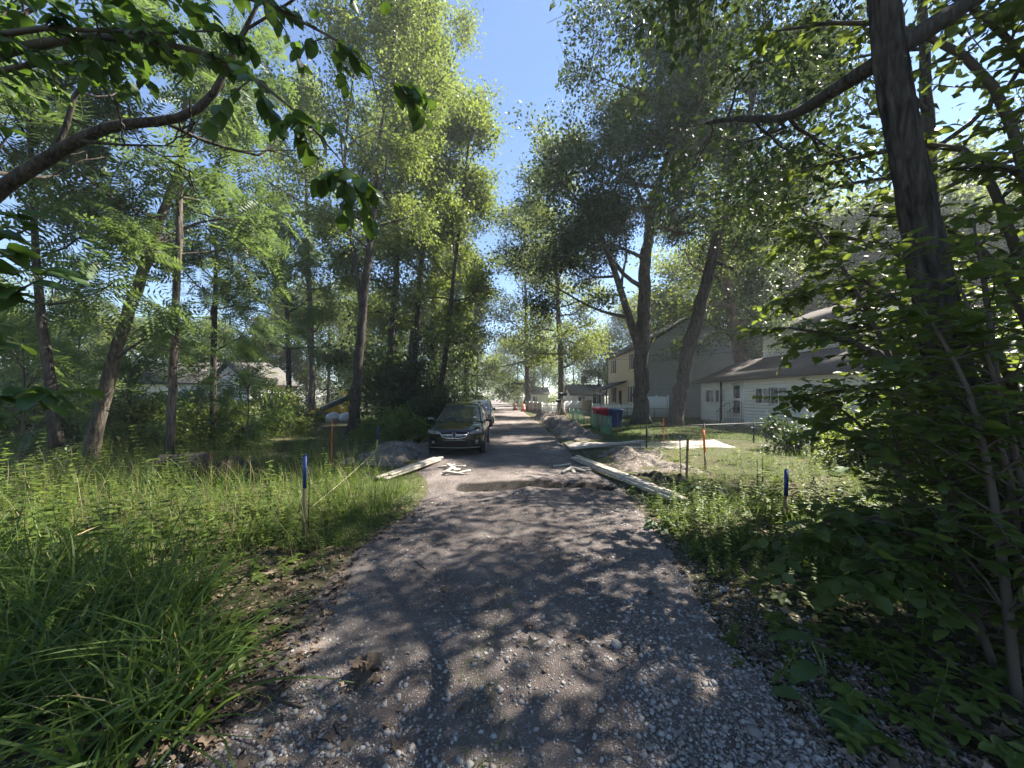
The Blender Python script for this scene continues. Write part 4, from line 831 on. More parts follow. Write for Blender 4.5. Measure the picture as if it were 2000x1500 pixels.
for n_, (px, py) in enumerate(((1062, 1400), (850, 1330), (1040, 1425), (612, 1195), (1345, 1215), (1010, 1165))):
    burdock(px, py, ('small green rosette in mid lane nearest the bottom', 'tiny weed tuft left of the lane middle', 'second green rosette just below the one in mid lane', 'bright small plant at the left lane edge', 'small plant at the right gravel edge', 'tiny weed in the lane beyond the fallen leaf')[n_], [(a_ + n_ * 31, 28 + 12 * (k_ % 3), .012, .05 + .03 * ((k_ * 7 + n_) % 3) / 2) for k_, a_ in enumerate(range(0, 360, 45))], 20 + n_)
# dead leaves
LB = [lobed(s) for s in range(4)]
def litter(n, f, x0, x1, y0, y1, name, lab, seed):
    x, y = wild(n, x0, x1, y0, y1, f); m = MB(); nn = len(x); z = np.maximum(gh(x, y), np.where((x > road_l(y)) & (x < road_r(y)), rh(x, y), -9)) + .006
    pos = np.stack([x, y, z], -1); ax = rs.normal(size=(nn, 3)) * np.array([1, 1, .15]); no = np.array([0, 0, 1.]) + rs.normal(size=(nn, 3)) * .35; sz = rs.lognormal(math.log(.04), .4, nn)
    for q in range(4): V, Fa = scatter(*LB[q], pos[q::4], ax[q::4], no[q::4], sz[q::4], sz[q::4] * .8); m.add(V, T=Fa)
    tag(ob(name, m.mesh(name, M['litter'])), lab, kind='stuff')
litter(7500, lambda x, y: (x < road_l(y) + .35 * vnoise(x, y, .5, 41) + .1), -4.2, -1.0, 1.9, 6.5, 'leaf_litter', 'brown dead leaves along the left edge of the lane', 1)
litter(8000, lambda x, y: (x > road_r(y) - .15 * vnoise(x, y, .5, 42)), 1.4, 6.5, 1.7, 9, 'leaf_litter', 'brown dead leaves covering the shaded right verge', 2)
litter(500, lambda x, y: (vnoise(x, y, .7, 43) > .6), -1.7, 1.6, 1.7, 7, 'leaf_litter', 'scattered dead leaf scraps on the lane', 3)
def deadleaf(px, py, lab, sz, n=1, seed=0, grp=None):
    r = np.random.default_rng(seed); g = G(px, py); z = float(rh(g[0], g[1])) + .012; o = root('oak_leaf_sprig' if n > 1 else 'fallen_leaf', lab, 'leaf', (g[0], g[1], z), grp)
    for k in range(n):
        V, Fa = LB[k % 4]; l = ob('leaf', mesh_np('leaf', V * np.array([1, .8, .8]), [Fa], M['litter']), o); l.scale = (sz * r.uniform(.8, 1.2),) * 3; l.rotation_euler = (r.normal() * .25, r.normal() * .3, k * 6.28 / max(1, n) + r.random()); l.location = (0, 0, .012 * k)
    if n > 1: s_ = MB(); s_.tube([[0, 0, .02], [.02, -.06, .01], [.0, -.16, .0]], [.003, .003, .002], 5); ob('stem', s_.mesh('stem', M['twig']), o)
deadleaf(712, 1322, 'clump of dead brown oak leaves lying in the left wheel track', .125, 9, 3)
deadleaf(858, 1178, 'single grey-brown fallen leaf in mid lane beyond the oak clump', .085, 1, 4)
deadleaf(1127, 1258, 'single pale fallen leaf right of the lane middle', .075, 1, 5)
deadleaf(680, 1405, 'single fallen leaf near the bottom left of the lane', .085, 1, 6)
def stick(pts, r, lab):
    w = [np.array(G(*p)) for p in pts]
    for q in w: q[2] = max(float(rh(q[0], q[1])), float(gh(q[0], q[1]))) + r * .9
    m = MB(); p = smooth_path(np.array(w), 9); m.tube(p + rs.normal(size=p.shape) * np.array([.004, .004, .0]), np.linspace(r, r * .6, 9), 7, rough=.1, rs=rs); tag(ob('fallen_stick', m.mesh('fallen_stick', M['twig'], w[0], True), loc=w[0]), lab, 'stick')
stick([(500, 1350), (545, 1372), (592, 1388)], .012, 'dark stick lying beside the grass clump at the left of the lane')
stick([(655, 1420), (665, 1440), (672, 1448)], .01, 'short curved dark stick at the bottom of the lane')
stick([(1205, 1318), (1235, 1300), (1248, 1275)], .006, 'thin curved twig on the gravel right of the lane')
stick([(812, 1098), (825, 1108), (832, 1114)], .008, 'small dark twig in mid lane')
stick([(130, 1150), (180, 1120), (205, 1108)], .008, 'pale twig lying in the left weeds')
stick([(760, 1470), (790, 1445), (800, 1425)], .006, 'thin straight twig at the very bottom of the lane')
for o in [q for q in bpy.data.objects if q.name.startswith('fallen_stick')][4:5]: o.location.z += .35; o.data.materials[0] = M['stake_wood']

# ------------------------------------------------------------------ dug soil, lumber and stakes
def heap(name, lab, x0, x1, y0, y1, hf, mat, nx=50, ny=60):
    xs_, ys_ = np.linspace(x0, x1, nx), np.linspace(y0, y1, ny); c = np.array([(x0 + x1) / 2, (y0 + y1) / 2, 0])
    def zf(X, Y): 
        e = np.minimum(np.minimum((X - x0), (x1 - X)) / ((x1 - x0) * .3), np.minimum((Y - y0), (y1 - Y)) / ((y1 - y0) * .25)); h = hf * sm(e) * (.35 + 1.1 * vnoise(X, Y, .7, int(abs(x0) * 10))) + (vnoise(X, Y, .3, 9) - .5) * .26 * sm(e * 2) + (vnoise(X, Y, .1, 8) - .5) * .11 * sm(e * 2)
        return np.maximum(gh(X, Y), rh(X, Y) - .1) - .05 + h
    me = grid(name, xs_, ys_, zf, M[mat]); V = np.empty(len(me.vertices) * 3, np.float32); me.vertices.foreach_get('co', V); V = V.reshape(-1, 3) - c; me.vertices.foreach_set('co', V.ravel().astype(np.float32)); me.update()
    return tag(ob(name, me, loc=c), lab, 'soil heap')
heap('soil_heap', 'pale dug soil heap left of the black car', -4.8, -2.8, 9.6, 15.0, .28, 'heap', 90, 140)
heap('soil_heap', 'long ridge of dug soil along the right edge of the lane', 2.0, 4.2, 15, 38, .4, 'heap', 50, 220)
heap('soil_heap', 'low mound of grey gravel beyond the right lumber', 2.5, 5.0, 8.8, 12.4, .15, 'heap', 70, 90)
heap('soil_heap', 'dark mound of soil and plastic behind the right lumber', 2.85, 4.0, 7.4, 8.9, .1, 'dark_soil')
# driveway across the verge
X_, Y_ = np.meshgrid(np.linspace(2.1, 8.2, 60), np.linspace(0, 1, 16)); yy = 13.3 + .02 * X_ + Y_ * 1.7 + (vnoise(X_, Y_ * 3, 1.2, 51) - .5) * .3
zz = np.maximum(gh(X_, yy), 0) + .035 + (vnoise(X_, yy, .4, 52) - .5) * .04; zz = np.where((Y_ < .02) | (Y_ > .98), gh(X_, yy) - .02, zz); i = (np.arange(15)[:, None] * 60 + np.arange(59)[None]).ravel()
tag(ob('driveway', mesh_np('driveway', np.stack([X_, yy, zz], -1).reshape(-1, 3), [np.stack([i, i + 1, i + 61, i + 60], -1)], M['drive'], True)), 'pale gravel driveway leading off to the right', kind='structure')

def board(a, b_, w, t, lab, mat='lumber', grp=None):
    a, b_ = np.array(a, float), np.array(b_, float); m = MB(); c = (a + b_) / 2; m.bar(a - c, b_ - c, w, t); o = tag(ob('lumber_board', m.mesh('lumber_board', M[mat]), loc=c), lab, 'board', grp); return bevel(o, .004)
lg = 'boards stacked on the left verge'
for a, b_, lab, mt in (((-2.98, 8.15, .09), (-2.28, 10.7, .09), 'bottom board of the left lumber stack nearest the grass', 'lumber_grey'), ((-2.8, 8.12, .09), (-2.1, 10.65, .09), 'bottom board of the left lumber stack nearest the lane', 'lumber'),
                       ((-2.95, 8.05, .135), (-2.22, 10.72, .135), 'upper left board on the left lumber stack', 'lumber'), ((-2.77, 8.35, .135), (-2.06, 10.78, .135), 'upper right board on the left lumber stack', 'lumber')):
    board(a, b_, .135, .04, lab, mt, lg)
rg = 'boards stacked on the right verge'
for k, (a, b_, lab) in enumerate((((2.86, 6.5, .07), (1.78, 11.0, .07), 'lowest left board of the right lumber stack'), ((3.02, 6.62, .07), (1.95, 11.1, .07), 'lowest right board of the right lumber stack'),
                       ((2.84, 6.42, .112), (1.8, 10.9, .112), 'upper left long board of the right lumber stack'), ((3.02, 6.75, .112), (1.97, 11.2, .112), 'upper right long board of the right lumber stack'), ((2.95, 6.3, .154), (1.9, 10.5, .154), 'topmost long board of the right lumber stack'))):
    board(a, b_, .115, .04, lab, 'lumber' if k != 1 else 'lumber_grey', rg)
board((2.1, 12.75, .12), (5.1, 14.4, .2), .28, .04, 'wide plank laid across the dug ground at the driveway', 'lumber_grey')
for k in range(7):
    c = G(872 + 5 * k, 915 + (k * 37) % 14) + np.array([0, 0, .06 + .02 * (k % 3)]); a = k * 1.1; board(c - .22 * np.array([math.cos(a), math.sin(a), .15]), c + .22 * np.array([math.cos(a), math.sin(a), .15]), .09, .04, 'short lumber offcut in the pile by the left lumber stack', 'lumber_grey' if k % 2 else 'lumber', 'offcuts by the left lumber stack')
for k in range(6):
    c = G(1098 + 10 * k, 912 + (k * 23) % 12) + np.array([0, 0, .05 + .02 * (k % 2)]); a = .2 + k * .7; board(c - .24 * np.array([math.cos(a), math.sin(a), .1]), c + .24 * np.array([math.cos(a), math.sin(a), .1]), .09, .04, 'short lumber offcut lying by the right lumber stack', 'lumber_grey' if k % 2 else 'lumber', 'offcuts by the right lumber stack')

def stake(px, base_y, top_y, lab, paint, tipfrac=.4, w=.045, lean=0.0, wood='stake_wood', full=False, grp='survey stakes'):
    g = G(px, base_y); z0 = float(gh(g[0], g[1])); h = H - (top_y - HOR) / F * g[1] - z0; o = root('survey_stake', lab, 'stake', (g[0], g[1], z0), grp); lean += .05 * math.sin(px * 1.7); o.rotation_euler = (lean * .5, lean, px * .1)
    m = MB(); m.box((0, 0, h * (1 - tipfrac) / 2 - .1), (w, .014, h * (1 - tipfrac) + .2)); ob('lath', m.mesh('lath', M[paint if full else wood]), o)
    m = MB(); m.box((0, 0, h * (1 - tipfrac / 2) + .001), (w + .002, .016, h * tipfrac)); m.box((0, 0, h + .012), (w + .001, .0155, .024), taper=.4); ob('painted_tip', m.mesh('painted_tip', M[paint]), o)
stake(594, 1052, 890, 'wooden survey stake with blue tip, nearest on the left verge', 'blue_paint', .38, .05, .03)
stake(1534, 1030, 918, 'wooden survey stake with blue tip in the grass of the right verge', 'blue_paint', .5, .05, -.03)
stake(735, 916, 835, 'wooden stake with blue ribbon by the left soil heap', 'blue_paint', .3, .05)
stake(1330, 945, 852, 'wooden stake with blue tip left of the burdock', 'blue_paint', .3, .05)
stake(1341, 940, 858, 'plain wooden stake beside the blue tipped one by the burdock', 'stake_wood', .3, .05)
stake(647, 920, 820, 'tall orange lath in front of the forked tree on the left', 'orange', .5, .05, .02, full=True)
stake(1378, 918, 840, 'orange topped lath nearest on the right above the burdock', 'orange', .55, .05)
stake(1297, 868, 816, 'tilted orange lath at the lawn beside the fence post', 'orange', .5, .06, .06, full=True)
stake(1207, 846, 806, 'orange lath in front of the blue bin', 'orange', .6, .07, full=True)
for px, by, ty, lab in ((602, 1040, 905, 'thin black steel rod beside the nearest blue tipped stake'), (687, 925, 860, 'thin black steel rod between the left stakes'), (1250, 886, 838, 'thin black steel rod beside the fence end post'), (1478, 985, 900, 'thin black steel rod left of the right blue stake'), (1488, 985, 898, 'second thin black steel rod left of the right blue stake')):
    g = G(px, by); h = H - (ty - HOR) / F * g[1]; m = MB(); m.tube([[0, 0, -.1], [.01, 0, h * .5], [.015, .01, h]], .007, 6); tag(ob('steel_rod', m.mesh('steel_rod', M['black_metal']), loc=(g[0], g[1], float(gh(g[0], g[1])))), lab, 'rod', 'steel rods')
def cord(a, b_, sag, lab):
    a, b_ = np.array(a), np.array(b_); t = np.linspace(0, 1, 12)[:, None]; p = a + (b_ - a) * t - np.array([0, 0, 1]) * sag * 4 * t * (1 - t); m = MB(); m.tube(p - a, .0022, 4); tag(ob('string_line', m.mesh('string_line', M['string']), loc=a), lab, 'string')
g1, g2 = G(602, 1040), G(735, 916)
cord((g1[0], g1[1], .32), (g2[0], g2[1], .5), .03, 'pale mason string from the near left stake to the soil heap stake'); cord((g2[0], g2[1], .5), (-2.9, 14.0, .65), .03, 'pale mason string over the left soil heap')
g1, g2 = G(1250, 886), G(1534, 1030); cord((g1[0], g1[1], .45), (g2[0], g2[1], .3), .05, 'pale mason string along the right verge stakes')

# logs in the weeds
def log(px, Y, r, L, rz, lab, seed):
    r_ = np.random.default_rng(seed); x = (px - 1000) / F * Y; o = root('cut_log', lab, 'log', (x, Y, gh(x, Y) + r * .9), None, rz); m = MB(); k = 9; p = np.stack([np.linspace(-L / 2, L / 2, k), np.zeros(k), np.zeros(k)], -1)
    m.tube(p, r, 18, cap=False, rough=.05, rs=r_); ob('bark', m.mesh('bark', M['bark_dark']), o)
    for s_ in (-1, 1): m = MB(); m.tube([[s_ * (L / 2 - .02), 0, 0], [s_ * (L / 2 + .004), 0, 0]], [r * .93, r * .92], 18); ob('cut_end', m.mesh('cut_end', M['bark_red']), o)
log(362, 8.2, .27, .85, .5, 'dark cut log lying half hidden in the left weeds', 1)
log(452, 8.0, .25, .5, -1.0, 'reddish cut log section right of the dark log', 2)

# ------------------------------------------------------------------ houses
def siding(mb, p0, p1, z0, z1, nrm2, pitch=.19, lap=.028, top=None):
    """lap siding boards between ground points p0->p1; top(u) gives the upper limit (for gables)"""
    p0, p1 = np.array(p0, float), np.array(p1, float); L = np.linalg.norm(p1 - p0); d = (p1 - p0) / L; nv = np.array([nrm2[0], nrm2[1]])
    z = z0
    while z < z1 - 1e-3:
        zt = min(z + pitch, z1); a, b_ = 0.0, L
        if top is not None:
            us = np.linspace(0, L, 81); ok = us[np.array([top(u) for u in us]) >= zt - .02]
            if len(ok) < 2: break
            a, b_ = ok[0], ok[-1]
        q0, q1 = p0 + d * a, p0 + d * b_
        lo0, lo1 = q0 + nv * lap, q1 + nv * lap
        g = min(.03, (zt - z) * .4); r0, r1 = q0 - nv * .02, q1 - nv * .02
        V = [[*lo0, z + g], [*lo1, z + g], [*q1, zt], [*q0, zt], [*r0, z + g], [*r1, z + g], [*r0, z], [*r1, z], [*q0, z], [*q1, z]]
        mb.add(V, Q=[[0, 1, 2, 3], [4, 5, 1, 0], [6, 7, 5, 4], [8, 9, 7, 6]]); z = zt
def window(par, off, c, w, h, nv, frame_m='white_trim', glass='glass', mull=1, fd=.06):
    """window on a wall: c centre, nv outward normal in plan; parts in the local space of the house"""
    nv = np.array(nv, float); t = np.array([-nv[1], nv[0]]); c = np.array(c, float)
    def pos(u, v, dpt): return np.array([c[0] + t[0] * u + nv[0] * dpt, c[1] + t[1] * u + nv[1] * dpt, c[2] + v]) - off
    rz = math.atan2(t[1], t[0]); m = MB(); fw = .07
    for v in (-h / 2 - fw / 2, h / 2 + fw / 2): m.box(pos(0, v, fd / 2), (w + 2 * fw, fd, fw), rz)
    for u in (-w / 2 - fw / 2, w / 2 + fw / 2): m.box(pos(u, 0, fd / 2), (fw, fd, h), rz)
    for k in range(mull): m.box(pos(-w / 2 + w * (k + 1) / (mull + 1), 0, fd / 2 - .005), (.05, fd * .8, h), rz)
    f = ob('window', m.mesh('window', M[frame_m]), par)
    for k in range(mull + 1):
        pw = w / (mull + 1) - .03; m = MB(); m.box(pos(-w / 2 + w * (k + .5) / (mull + 1), 0, .02), (pw, .012, h - .005), rz); ob('pane', m.mesh('pane', M[glass if (k % 2 == 0) else 'curtain_glass']), f)
    m = MB(); m.box(pos(0, -h / 2 - fw - .02, .05), (w + .24, .1, .035), rz); ob('sill', m.mesh('sill', M[frame_m]), f)
    return f
def shutter(par, off, c, w, h, nv, mat):
    nv = np.array(nv, float); t = np.array([-nv[1], nv[0]]); m = MB(); rz = math.atan2(t[1], t[0])
    m.box(np.array([c[0] + nv[0] * .03, c[1] + nv[1] * .03, c[2]]) - off, (w, .035, h), rz); ob('shutter', m.mesh('shutter', M[mat]), par)
def part(par, name, mat, f, smooth=False):
    m = MB(); f(m); return ob(name, m.mesh(name, M[mat], smooth=smooth), par)

# white bungalow with a taller block behind
hx, hy0, hy1 = 14.0, 14.5, 27.2; off = np.array([hx, hy1, 0.]); o = root('white_bungalow', 'white sided low house with covered door behind the shrub on the right', 'house', off)
m = MB(); siding(m, (hx, hy1), (hx, hy0), .25, 3.05, (-1, 0)); siding(m, (hx, hy1), (17.0, hy1), .25, 4.4, (0, 1), top=lambda u: 3.05 + u * .43); siding(m, (17, hy0), (hx, hy0), .25, 4.4, (0, -1), top=lambda u: 3.05 + (3 - u) * .43)
ob('wall', m.mesh('wall', M['white_siding'], off), o)
m = MB(); siding(m, (17.0, 25.0), (17.0, 19.0), 3.5, 6.2, (-1, 0)); siding(m, (24, 19), (17, 19), 0, 8.6, (0, -1), top=lambda u: 6.2 + 1.3 * (1 - abs(u - 3.5) / 3.5)); siding(m, (17, 25), (24, 25), 0, 8.6, (0, 1), top=lambda u: 6.2 + 1.3 * (1 - abs(u - 3.5) / 3.5))
ob('upper_wall', m.mesh('upper_wall', M['white_siding'], off), o)
m = MB(); m.box((hx + 1.52, (hy0 + hy1) / 2, .12), (3.0, hy1 - hy0, .28)); ob('foundation', m.mesh('foundation', M['concrete'], off), o)
m = MB()
def slab(m, a, b_, c, d, t): 
    V = [np.array(q, float) for q in (a, b_, c, d)]; n = nrm(np.cross(V[1] - V[0], V[3] - V[0])); V2 = [v - n * t for v in V]; m.add(V + V2, Q=[[0, 1, 2, 3], [7, 6, 5, 4], [0, 4, 5, 1], [1, 5, 6, 2], [2, 6, 7, 3], [3, 7, 4, 0]])
slab(m, (13.45, hy0 - .4, 3.0), (17.05, hy0 - .4, 4.55), (17.05, hy1 + .4, 4.55), (13.45, hy1 + .4, 3.0), .12); ob('roof', m.mesh('roof', M['shingle'], off), o)
m = MB(); m.box((13.41, (hy0 + hy1) / 2, 2.93), (.06, hy1 - hy0 + .8, .17)); ob('gutter', m.mesh('gutter', M['dark_trim'], off), o)
m = MB(); slab(m, (16.5, 18.6, 6.05), (20.5, 18.6, 7.7), (20.5, 25.4, 7.7), (16.5, 25.4, 6.05), .14); slab(m, (20.5, 18.6, 7.7), (24.5, 18.6, 6.05), (24.5, 25.4, 6.05), (20.5, 25.4, 7.7), .14); ob('upper_roof', m.mesh('upper_roof', M['shingle'], off), o)
for px, w in ((1388, 1.0), (1406, .95), (1491, 1.15), (1522, 1.15), (1610, 1.2)):
    Y = hx * F / (px - 1000); window(o, off, (hx - .012, Y, 1.95), w, .8, (-1, 0))
Yd = hx * F / 441
m = MB(); m.box((hx - .03, Yd, 1.72), (.06, .95, 2.05)); d_ = ob('door', m.mesh('door', M['white_trim'], off), o)
for z in (1.28, 2.2): m = MB(); m.box((hx - .066, Yd, z), (.012, .62, .78)); ob('pane', m.mesh('pane', M['glass'], off), d_)
m = MB(); m.tube([[hx - .11, Yd + .38, 1.62], [hx - .06, Yd + .38, 1.62]], .03, 8); ob('handle', m.mesh('handle', M['galv'], off), d_)
for s_ in (-1, 1): m = MB(); m.box((hx - .035, Yd + s_ * .55, 1.75), (.07, .12, 2.2)); ob('door_trim', m.mesh('door_trim', M['white_trim'], off), o)
for k in range(3): m = MB(); m.box((hx - .25 - .28 * k, Yd, .56 - .18 * k - .09), (.5 if k == 0 else .3, 1.3, .18)); ob('step', m.mesh('step', M['concrete'], off), o)
for s_ in (-1, 1):
    m = MB(); y_ = Yd + s_ * .6; m.tube([[hx - .1, y_, 1.55], [hx - .35, y_, 1.5], [hx - 1.0, y_, .95]], .02, 6)
    for q in range(6): xx = hx - .15 - .16 * q; zt = 1.53 - max(0, (q - 1)) * .14; m.tube([[xx, y_, .35 - .04 * q], [xx, y_, zt]], .011, 5)
    ob('handrail', m.mesh('handrail', M['black_metal'], off), o)
m = MB(); m.box((hx - .5, Yd + .95, 1.5), (.1, .1, 2.95)); ob('porch_post', m.mesh('porch_post', M['dark_trim'], off), o)
for y_ in (hy1, ): m = MB(); m.box((hx - .01, y_ + .01, 1.65), (.1, .1, 2.8)); ob('corner_trim', m.mesh('corner_trim', M['white_trim'], off), o)

# two-storey house: beige front, gable greyed to hold its shade
x0, y0, y1, x1 = 12.0, 33.0, 46.0, 20.5; off = np.array([x0, y0, 0.]); o = root('two_storey_house', 'two-storey house with beige front and gable in shade-tinted grey behind the oaks', 'house', off)
gt = lambda u: 6.7 + 2.6 * (1 - abs(u - 4.25) / 4.25)
m = MB(); siding(m, (x0, y1), (x0, y0), .3, 6.7, (-1, 0), .19); ob('front_wall', m.mesh('front_wall', M['beige_siding'], off), o)['label'] = 'beige sided front wall'
m = MB(); siding(m, (x0, y0), (x1, y0), .3, 9.3, (0, -1), .19, top=gt); ob('gable_wall', m.mesh('gable_wall', M['shaded_siding'], off), o)['label'] = 'gable wall with shade put into its siding grey'
m = MB(); siding(m, (x1, y0), (x1, y1), .3, 6.7, (1, 0), .19); siding(m, (x1, y1), (x0, y1), .3, 9.3, (0, 1), .19, top=gt); ob('back_wall', m.mesh('back_wall', M['beige_siding'], off), o)
m = MB(); m.box(((x0 + x1) / 2, (y0 + y1) / 2, .14), (x1 - x0 - .04, y1 - y0 - .04, .34)); ob('foundation', m.mesh('foundation', M['concrete'], off), o)
m = MB(); xm = (x0 + x1) / 2; slab(m, (x0 - .4, y0 - .35, 6.5), (xm, y0 - .35, 9.4), (xm, y1 + .35, 9.4), (x0 - .4, y1 + .35, 6.5), .16); slab(m, (xm, y0 - .35, 9.4), (x1 + .4, y0 - .35, 6.5), (x1 + .4, y1 + .35, 6.5), (xm, y1 + .35, 9.4), .16); ob('roof', m.mesh('roof', M['shingle'], off), o)
m = MB(); m.tube([[x0 - .08, y0 - .05, .3], [x0 - .08, y0 - .05, 6.4]], .05, 6); ob('downspout', m.mesh('downspout', M['white_trim'], off), o)
for px, zc, h in ((1199, 5.4, 1.5), (1233, 2.15, 1.6), (1199.5, 2.1, 1.7), (1236, 5.4, 1.5)):
    Y = x0 * F / (px - 1000); window(o, off, (x0 - .012, Y, zc), .95, h, (-1, 0), mull=0)
    for s_ in (-1, 1): shutter(o, off, (x0 - .012, Y + s_ * .78, zc), .38, h + .1, (-1, 0), 'brown_shutter' if px < 1235 or zc > 3 else 'dark_trim')
Yd = x0 * F / 212; m = MB(); m.box((x0 - .04, Yd, 1.55), (.07, .95, 2.1)); d_ = ob('door', m.mesh('door', M['brown_shutter'], off), o); m = MB(); m.box((x0 - .085, Yd, 1.95), (.012, .5, .8)); ob('pane', m.mesh('pane', M['glass'], off), d_)
m = MB(); slab(m, (x0 - 2.2, 38.5, 2.75), (x0, 38.5, 3.6), (x0, 45, 3.6), (x0 - 2.2, 45, 2.75), .12); ob('porch_roof', m.mesh('porch_roof', M['dark_trim'], off), o)
for y_ in (38.7, 41.6, 44.8): m = MB(); m.box((x0 - 2.1, y_, 1.36), (.12, .12, 2.6)); ob('porch_post', m.mesh('porch_post', M['dark_trim'], off), o)
m = MB(); m.box((x0 - 1.1, 41.7, .18), (2.2, 6.6, .36)); ob('porch_floor', m.mesh('porch_floor', M['concrete'], off), o)

# white panel gate before the gable
o = root('panel_gate', 'tall white solid fence panels before the grey gable', 'fence', (11.7, 32.3, 0))
for k in range(12): m = MB(); m.box((.08 + .152 * k, 0, 1.0), (.145, .03, 1.85)); ob('board', m.mesh('board', M['vinyl']), o)
for u in (-.06, .92, 1.95): m = MB(); m.box((u, .03, 1.02), (.11, .11, 2.05)); ob('post', m.mesh('post', M['vinyl']), o)

# far low house and the house on the left
def low_house(lab, x0, x1, y0, y1, hw, hr, wm_, rm, wins, ridge='x', name='low_house'):
    off = np.array([x0, y0, 0.]); o = root(name, lab, 'house', off); m = MB()
    if ridge == 'x':
        siding(m, (x0, y0), (x1, y0), .2, hw, (0, -1), .19); g = lambda u: hw + (hr - hw) * (1 - abs(u - (y1 - y0) / 2) / ((y1 - y0) / 2)); siding(m, (x1, y0), (x1, y1), .2, hr, (1, 0), .19, top=g); siding(m, (x0, y1), (x0, y0), .2, hr, (-1, 0), .19, top=g); siding(m, (x1, y1), (x0, y1), .2, hw, (0, 1), .19)
    else:
        g = lambda u: hw + (hr - hw) * (1 - abs(u - (x1 - x0) / 2) / ((x1 - x0) / 2)); siding(m, (x0, y0), (x1, y0), .2, hr, (0, -1), .19, top=g); siding(m, (x1, y0), (x1, y1), .2, hw, (1, 0), .19); siding(m, (x0, y1), (x0, y0), .2, hw, (-1, 0), .19); siding(m, (x1, y1), (x0, y1), .2, hr, (0, 1), .19, top=g)
    ob('wall', m.mesh('wall', M[wm_], off), o); m = MB(); m.box(((x0 + x1) / 2, (y0 + y1) / 2, .1), (x1 - x0 - .04, y1 - y0 - .04, .3)); ob('foundation', m.mesh('foundation', M['concrete'], off), o)
    m = MB(); e = .4
    if ridge == 'x': ym = (y0 + y1) / 2; slab(m, (x0 - e, y0 - e, hw - .1), (x1 + e, y0 - e, hw - .1), (x1 + e, ym, hr + .1), (x0 - e, ym, hr + .1), .15); slab(m, (x0 - e, ym, hr + .1), (x1 + e, ym, hr + .1), (x1 + e, y1 + e, hw - .1), (x0 - e, y1 + e, hw - .1), .15)
    else: xm = (x0 + x1) / 2; slab(m, (x0 - e, y0 - e, hw - .1), (xm, y0 - e, hr + .1), (xm, y1 + e, hr + .1), (x0 - e, y1 + e, hw - .1), .15); slab(m, (xm, y0 - e, hr + .1), (x1 + e, y0 - e, hw - .1), (x1 + e, y1 + e, hw - .1), (xm, y1 + e, hr + .1), .15)
    ob('roof', m.mesh('roof', M[rm], off), o)
    for (u, z, w, h, fc) in wins:
        if fc == 'f': window(o, off, (x0 + u, y0 - .012, z), w, h, (0, -1))
        else: window(o, off, (x1 + .012, y0 + u, z), w, h, (1, 0))
    return o
low_house('low white house with grey shingle roof beyond the picket fence', 8.2, 12.5, 50, 58, 2.3, 3.6, 'white_siding', 'shingle_light', [(1.2, 1.5, .9, .9, 'f'), (3.2, 1.5, .9, .9, 'f')])
low_house('small pale building far along the right of the lane', 3.5, 7.0, 72, 80, 2.6, 3.8, 'white_siding', 'shingle_light', [(1.0, 1.5, .9, .9, 'f')])
low_house('white sided house behind the saplings on the left', -30.5, -22.5, 29, 38, 3.1, 4.9, 'white_siding', 'shingle_light', [(1.4, 1.9, 1.1, 1.1, 'f'), (5.8, 1.9, 1.1, 1.1, 'f')])
low_house('gabled wing of the white house on the left, facing the lane', -22.4, -19.6, 27.5, 33, 3.0, 4.4, 'white_siding', 'shingle_light', [(1.4, 1.9, .8, 1.1, 'f'), (2.2, 1.9, .8, 1.1, 's')], 'y', 'gabled_wing')

# ------------------------------------------------------------------ fences, bins, poles
def fence_line(name, lab, p0, p1, h, kind, sp=2.4, group=None, metal='galv'):
    p0, p1 = np.array(p0, float), np.array(p1, float); L = np.linalg.norm(p1 - p0); d = (p1 - p0) / L; o = root(name, lab, 'fence', (p0[0], p0[1], 0), group, math.atan2(d[1], d[0])); n = max(1, round(L / sp))
    if kind == 'chain':
        for k in range(n + 1): m = MB(); m.tube([[L * k / n, 0, -.1], [L * k / n, 0, h + .03]], .03, 8); m.tube([[L * k / n, 0, h + .03], [L * k / n, 0, h + .06]], [.035, .012], 8); ob('post', m.mesh('post', M[metal]), o)
        m = MB(); m.tube([[0, 0, h], [L / 2, 0, h - .01], [L, 0, h]], .021, 7); ob('top_rail', m.mesh('top_rail', M[metal]), o)
        m = MB(); s_ = .085; w = .0028
        for a in np.arange(-h, L, s_):
            for sg in (1, -1):
                u0, u1 = max(a, 0), min(a + h, L)
                if u1 - u0 < .05: continue
                z0, z1 = (u0 - a, u1 - a) if sg == 1 else (h - (u0 - a), h - (u1 - a)); y_ = .012 * sg
                m.add([[u0, y_, z0 - w], [u0, y_, z0 + w], [u1, y_, z1 + w], [u1, y_, z1 - w]], Q=[[0, 1, 2, 3]])
        tag(ob('wire_mesh', m.mesh('wire_mesh', M['galv']), o), kind='stuff')
    elif kind == 'picket':
        for k in range(n + 1): m = MB(); m.box((L * k / n, .06, h * .5), (.1, .1, h + .05)); ob('post', m.mesh('post', M['vinyl']), o)
        for z in (.3, h - .25): m = MB(); m.box((L / 2, .03, z), (L, .035, .09)); ob('rail', m.mesh('rail', M['vinyl']), o)
        m = MB(); m.box((0, 0, h * .48), (.08, .022, h * .92)); m.box((0, 0, h * .97), (.08, .022, .08), taper=.3); pm = m.mesh('picket', M['vinyl'])
        for u in np.arange(.07, L, .155): ob('picket', pm, o, (u, 0, 0))
    else:
        for k in range(n + 1): m = MB(); m.box((L * k / n, .0, h * .5), (.12, .12, h + .1)); ob('post', m.mesh('post', M['vinyl']), o)
        m = MB(); m.box((0, 0, h * .5), (.145, .03, h - .06)); pm = m.mesh('board', M['vinyl' if kind == 'vinyl' else 'cedar'])
        for u in np.arange(.13, L - .1, .152): ob('board', pm, o, (u, -.02, 0))
    return o
